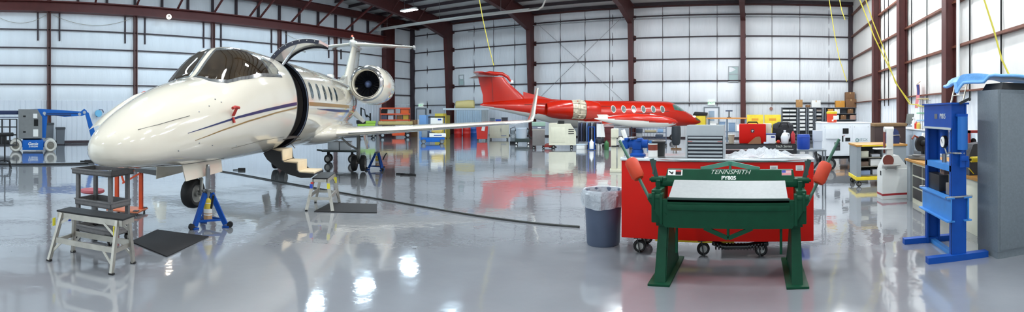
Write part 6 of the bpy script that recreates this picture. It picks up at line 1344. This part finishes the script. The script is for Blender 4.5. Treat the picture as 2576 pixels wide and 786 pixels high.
k = MB(); k.bx(-.6, .6, -.3, .3, .16, .80, .02); k.build('chassis', ltgrey, LS)
for x in (-.36, .3):
    k = MB(); k.bx(x - .05, x + .05, .0, .1, 1.0, 2.15 if x < 0 else 1.75); k.build('mast', dark, LS)
k = MB(); k.tube([(-.36, .05, 2.1), (-.1, .05, 2.0), (-.05, .05, 1.6), (.2, .05, 1.5), (.36, .05, 1.3)], .035); k.ball((.05, .05, 1.55), .1, 12, 8); k.build('lift_chain', dark, LS)
for x in (-.5, .5):
    for y in (-.32, .32): wheel(LS, V((x, y, .13)), .13, .1, mt=black)
carton('brown carton on the floor right of the orange pallet rack, beside the tan platform', 1044, 33.2 * cos(A(1044)) + 2.6, 0, .8, .5, 1.25, brown2)
carton('pale carton between the brown carton and the blue service cart', 1056, 27.5, 0, .4, .4, 1.3, mat('carton_pale_pink', (206, 190, 180), .7))
for i, (px, y, w_, h_, m_, l_) in enumerate(((1063, 25.6, .6, 1.62, mat('locker_blue_white', (120, 160, 206), .5), 'blue and white upright unit left of the service cart'), (1104, 27.4, .7, 1.72, mat('unit_yellow', (214, 190, 70), .5), 'yellow topped unit behind the blue service cart'), (1119, 28.0, .34, 1.6, mat('unit_olive', (150, 140, 60), .5), 'narrow olive unit right behind the blue service cart'))):
    t = thing('upright_unit', l_, 'unit', XY(px, y)); k = MB(); k.bx(-w_ / 2, w_ / 2, 0, .4, .06, h_, .02); k.bx(-w_ / 2 + .03, w_ / 2 - .03, .03, .37, 0, .06); k.build('body', m_, t); k = MB(); k.bx(-w_ / 2 + .04, w_ / 2 - .04, -.012, 0, h_ * .55, h_ * .92, .004); k.build('front_panel', m_, t)

# under the red jet: clutter seen between the beige cart and the bench
def at24(px, rho): return Q(px, rho)
t = thing('hand_truck', 'blue hand truck with a white bottle beneath the red jet', 'hand truck', at24(1488, 23.4), R(20))
k = MB(); k.bar((-.15, 0, .05), (-.15, 0, 1.1), .04); k.bar((.15, 0, .05), (.15, 0, 1.1), .04); k.bar((-.15, 0, .4), (.15, 0, .4), .04); k.bar((-.15, 0, 1.08), (.15, 0, 1.08), .04); k.bx(-.2, .2, -.25, 0, .03, .05); k.build('frame', blue, t)
for x in (-.2, .2):
    wheel(t, V((x, .08, .12)), .12, .05, mt=black, turn=R(90))
k = MB(); k.lathe([(.09, .055), (.1, .08), (.1, .35), (.04, .45), (.03, .5)], 18, o=(0, -.12, 0)); k.build('white_bottle', paper, t)
t = thing('black_bucket_stool', 'round black seat on white legs beneath the red jet wing', 'stool', at24(1507, 23.6)); k = MB(); k.lathe([(.05, .25), (.2, .32), (.23, .5), (.22, .52), (.01, .42)], 24); k.build('seat', mat('seat_black', (34, 36, 44), .4), t)
for a in range(4):
    k = MB(); k.cyl((.1 * cos(a * pi / 2), .1 * sin(a * pi / 2), .3), (.14 * cos(a * pi / 2), .14 * sin(a * pi / 2), 0), .025); k.build('leg', paper, t)
t = thing('white_tub', 'low white tub on the floor right of the beige power cart', 'tub', at24(1463, 24.0)); k = MB(); k.bx(-.2, .22, -.18, .18, 0, .2, .02); k.build('body', paper, t); k = MB(); k.bx(-.22, .24, -.2, .2, .2, .24, .01); k.build('lid', mat('tub_lid', (190, 204, 220), .5), t)
t = thing('garment_rail', 'rail of dark blue and grey work coats beneath the red jet engine', 'garment rail', at24(1484, 25.2), R(19))
k = MB(); k.cyl((-.6, 0, 1.28), (.6, 0, 1.28), .02); k.cyl((-.6, 0, 0), (-.6, 0, 1.28), .02); k.cyl((.6, 0, 0), (.6, 0, 1.28), .02); k.bar((-.6, -.25, .02), (-.6, .25, .02), .04); k.bar((.6, -.25, .02), (.6, .25, .02), .04); k.build('rail', steel, t)
for i in range(9):
    x = -.52 + i * .13; c_ = [(36, 40, 56), (58, 66, 92), (26, 28, 36), (84, 106, 140), (40, 44, 60), (110, 116, 126), (30, 34, 44), (66, 80, 110), (28, 30, 40)][i]
    o = thing('work_coat', ['navy', 'slate blue', 'black', 'pale blue', 'dark indigo', 'pale grey', 'charcoal', 'mid blue', 'jet black'][i] + ' work coat hanging on the garment rail under the red jet', 'coat', at24(1484, 25.2) + V((x * cos(R(19)), x * sin(R(19)), .3)), R(19 + 75), 'coats on the garment rail')
    k = MB(); k.loft([[(.26 * w_ * cos(a), .05 * sin(a), z) for a in [2 * pi * q / 16 for q in range(16)]] for z, w_ in ((0, .9), (.3, .85), (.7, .95), (.86, .8), (.95, .2))]); k.build('coat_body', mat('coat_%d' % i, c_, .9), o)
t = thing('white_cloth_sheet', 'white cloth sheet hanging from the red jet flap', 'cloth', at24(1510, 23.4) + V((0, 0, .60)), R(18)); k = MB(); k.shell(lambda u, v, o: (lerp(-.17, .15 + .08 * (1 - v), u), .03 * sin(u * 9) + o, lerp(0, .62, v)), span(0, 1, 16), span(0, 1, 6), .01); k.build('sheet', paper, t)
t = thing('dark_red_chest', 'dark red tool chest beneath the red jet, left of the cream machine', 'tool chest', at24(1532, 24.2), R(17)); k = MB(); k.bx(-.22, .22, -.2, .2, .1, 1.05, .01); k.build('body', mat('chest_dark_red', (92, 30, 32), .5), t); k = MB(); k.bx(-.24, .24, -.22, .22, 1.05, 1.12, .02); k.build('lid', mat('chest_pink_top', (190, 150, 150), .6), t)
for i in range(3):
    k = MB(); k.bx(-.2, .2, -.212, -.2, .16 + i * .28, .4 + i * .28, .004); k.build('drawer', MATS['chest_dark_red'], t)
for x in (-.18, .18): caster(t, (x, 0, 0), .045, .03)
t = thing('green_bottle', 'green gas bottle on the floor beneath the red jet', 'bottle', at24(1526, 23.4)); k = MB(); k.lathe([(.1, 0), (.11, .02), (.11, .32), (.06, .4), (.03, .42), (.03, .46)], 20); k.build('body', mat('bottle_green', (40, 96, 48), .4), t)
t = thing('cream_pillar_machine', 'cream pillar machine standing behind the blue vise', 'machine', Q(1556, 14.6), R(15))
k = MB(); k.bx(-.22, -.06, -.15, .15, 0, 1.0, .01); k.bx(-.25, .25, -.2, .25, .0, .08, .01); k.build('column', cream, t); k = MB(); k.bx(-.22, .0, -.2, .2, 1.0, 1.26, .03); k.build('head', cream, t); k = MB(); k.bx(-.21, .25, -.2, .2, .74, .77, .006); k.build('table', dark, t); k = MB(); k.tube([(.12, -.05, .8), (.2, -.05, 1.0), (.12, -.05, 1.22)], .07, 10); k.ball((.06, -.05, .9), (.1, .08, .12)); k.build('dust_bag', paper, t); k = MB(); k.bx(-.03, .16, -.12, .08, .08, .74, .01); k.build('pedestal', cream, t)
WC = thing('wire_shelf_cart', 'blue grey wire shelf cart beneath the red jet tip tank', 'cart', at24(1632, 26.4), R(10)); WC.scale = (1.08, 1, .84)
wb = mat('cart_wire_blue_grey', (92, 104, 124), .5)
for z in (.12, .5, .82, 1.12):
    k = MB(); 
    for i in range(7): k.bar((-.85, -.3 + i * .1, z), (.85, -.3 + i * .1, z), .02)
    for x in (-.85, -.28, .28, .85): k.bar((x, -.3, z), (x, .3, z), .025)
    k.build('wire_shelf', wb, WC)
for x in (-.85, .85):
    for y in (-.3, .3):
        k = MB(); k.cyl((x, y, .1), (x, y, 1.2), .02, n=10); k.build('post', wb, WC); caster(WC, (x, y, 0), .045, .03)
k = MB()
for i in range(12): k.cyl((-.85 + i * .155, .31, .1), (-.85 + i * .155, .31, 1.18), .007, n=6)
k.build('back_wires', wb, WC)
pc = at24(1632, 26.4)
for i, (u, z, w_, h_, m_, l_) in enumerate(((.35, .145, .9, .16, mat('sheet_sky_blue', (70, 140, 210), .6), 'sky blue folded cover on the lowest shelf of the wire cart'), (-.5, .525, .3, .2, papers, 'pale carton on the second shelf of the wire cart'), (.1, .845, .6, .12, mat('tan_tray', (170, 160, 130), .6), 'tan tray on the third shelf of the wire cart'), (.55, .525, .4, .16, mat('slate_case', (70, 80, 96), .6), 'slate case on the second shelf of the wire cart'), (-.5, .845, .35, .2, mat('slate_case', (0, 0, 0)), 'slate case on the third shelf of the wire cart'), (.62, .845, .3, .18, mat('pale_blue_case', (130, 164, 200), .6), 'pale blue case on the third shelf of the wire cart'))):
    t = thing('cart_load', l_, 'box', (pc.x + u * cos(R(10)), pc.y + u * sin(R(10)), (z - .012) * .84 + .012), R(10)); k = MB(); k.bx(-w_ / 2, w_ / 2, -.2, .2, 0, h_, .04); k.build('load_body', m_, t); k = MB(); k.bx(-w_ / 2 - .006, w_ / 2 + .006, -.206, .206, h_ * .5, h_ * .6, .004); k.build('load_band', m_, t)
t = thing('black_bag_stand', 'tall stand wrapped in a black bag right of the wire cart', 'bag stand', at24(1701, 23.8)); k = MB(); k.loft([[(.22 * w_ * cos(a) * (1 + .06 * sin(4 * a)), .2 * w_ * sin(a), z) for a in [2 * pi * q / 20 for q in range(20)]] for z, w_ in ((.2, .6), (.3, .85), (.7, 1), (1.0, .95), (1.1, .9), (1.12, .5))]); k.build('black_bag', mat('bag_slate_black', (30, 36, 42), .6, bump=.4, bscale=8), t); k = MB(); k.cyl((0, 0, .04), (0, 0, 1.15), .03); k.bar((-.25, 0, .03), (.25, 0, .03), .06); k.bar((0, -.25, .03), (0, .25, .03), .06); k.build('stand', mat('stand_brown', (110, 80, 50), .6), t)
# ======================= light and camera =======================
w = bpy.data.worlds.new('daylight'); SC.world = w; w.use_nodes = True
bg = w.node_tree.nodes['Background']; bg.inputs['Color'].default_value = (.80, .92, 1, 1); bg.inputs['Strength'].default_value = 1.5
lampm = mat('lamp_lens_cool', (208, 236, 255), .5, emit=LAMP); lampw = mat('lamp_lens_neutral', (242, 248, 252), .5, emit=LAMP * 1.35)
lamph = mat('lamp_housing', (210, 210, 206), .5)
def high_bay(x, y, z, label, group='high bay lamps out of frame', rz=R(90)):
    t = thing('high_bay_lamp', label, 'ceiling light', (x, y, z), rz, group)
    k = MB(); k.loft([[(a * 1.0, b_ * 1.0, .02) for a, b_ in ((-.62, -.24), (.62, -.24), (.62, .24), (-.62, .24))], [(a, b_, .14) for a, b_ in ((-.6, -.12), (.6, -.12), (.6, .12), (-.6, .12))]], smooth=False); k.build('housing', lamph, t)
    k = MB(); k.bx(-.58, .58, -.2, .2, -.01, .015); k.build('lens', lampm if x < -10 else lampw, t)
    for q in (-.4, .4):
        k = MB(); k.cyl((q, 0, .14), (q, 0, roofz(y) - z - .05), .008, n=6); k.build('hanger', steel, t)
    return t
high_bay(-21.3, 25.6, 8.6, 'bright high bay lamp hanging under the roof above the tube heater', rz=0)
for (x, y) in ((0, 26.9), (4.4, 25.2), (-7, 25.6)): high_bay(x, y, 9.55, 'added unseen high bay lamp brightening the far wall')  # unseen lamps added under the roof to brighten the far wall
for (x, ys) in ((-21.5, (21.5, 17.6, 13.4, 9)), (-14.3, (20.4, 17, 13.4, 8.6, 3.5)), (-7.0, (23.6, 20, 15, 10, 5, 0)), (0.0, (24.6, 21, 16, 10, 4)), (4.6, (22.4, 18, 13, 8, 2)), (-24.0, (-1,)), (-14.3, (-3,)), (-3, (-6,))):  # right wall row and far ends of the middle rows added to brighten walls
    for y in ys: high_bay(x, y, 8.9, 'added unseen high bay lamp brightening the far wall')
c = bpy.data.cameras.new('panorama_camera'); cam = bpy.data.objects.new('panorama_camera', c); COL.objects.link(cam)
c.type = 'PANO'; c.panorama_type = 'CENTRAL_CYLINDRICAL'
c.central_cylindrical_radius = 1.0
c.central_cylindrical_range_u_min = -1288 / F; c.central_cylindrical_range_u_max = 1288 / F
c.central_cylindrical_range_v_min = -(786 - HZ) / F; c.central_cylindrical_range_v_max = HZ / F
cam.location = (0, 0, HC); cam.rotation_euler = (R(90), 0, -A(1288))
c.clip_start = .05; c.clip_end = 300
SC.camera = cam
vs = SC.view_settings; vs.view_transform = 'Standard'; vs.look = 'None'; vs.gamma = 1; vs.use_curve_mapping = False; vs.exposure = EXPO
SC.cycles.use_denoising = True
SC.cycles.max_bounces = 8; SC.cycles.diffuse_bounces = 4; SC.cycles.glossy_bounces = 4; SC.cycles.transparent_max_bounces = 8; SC.cycles.sample_clamp_indirect = 6
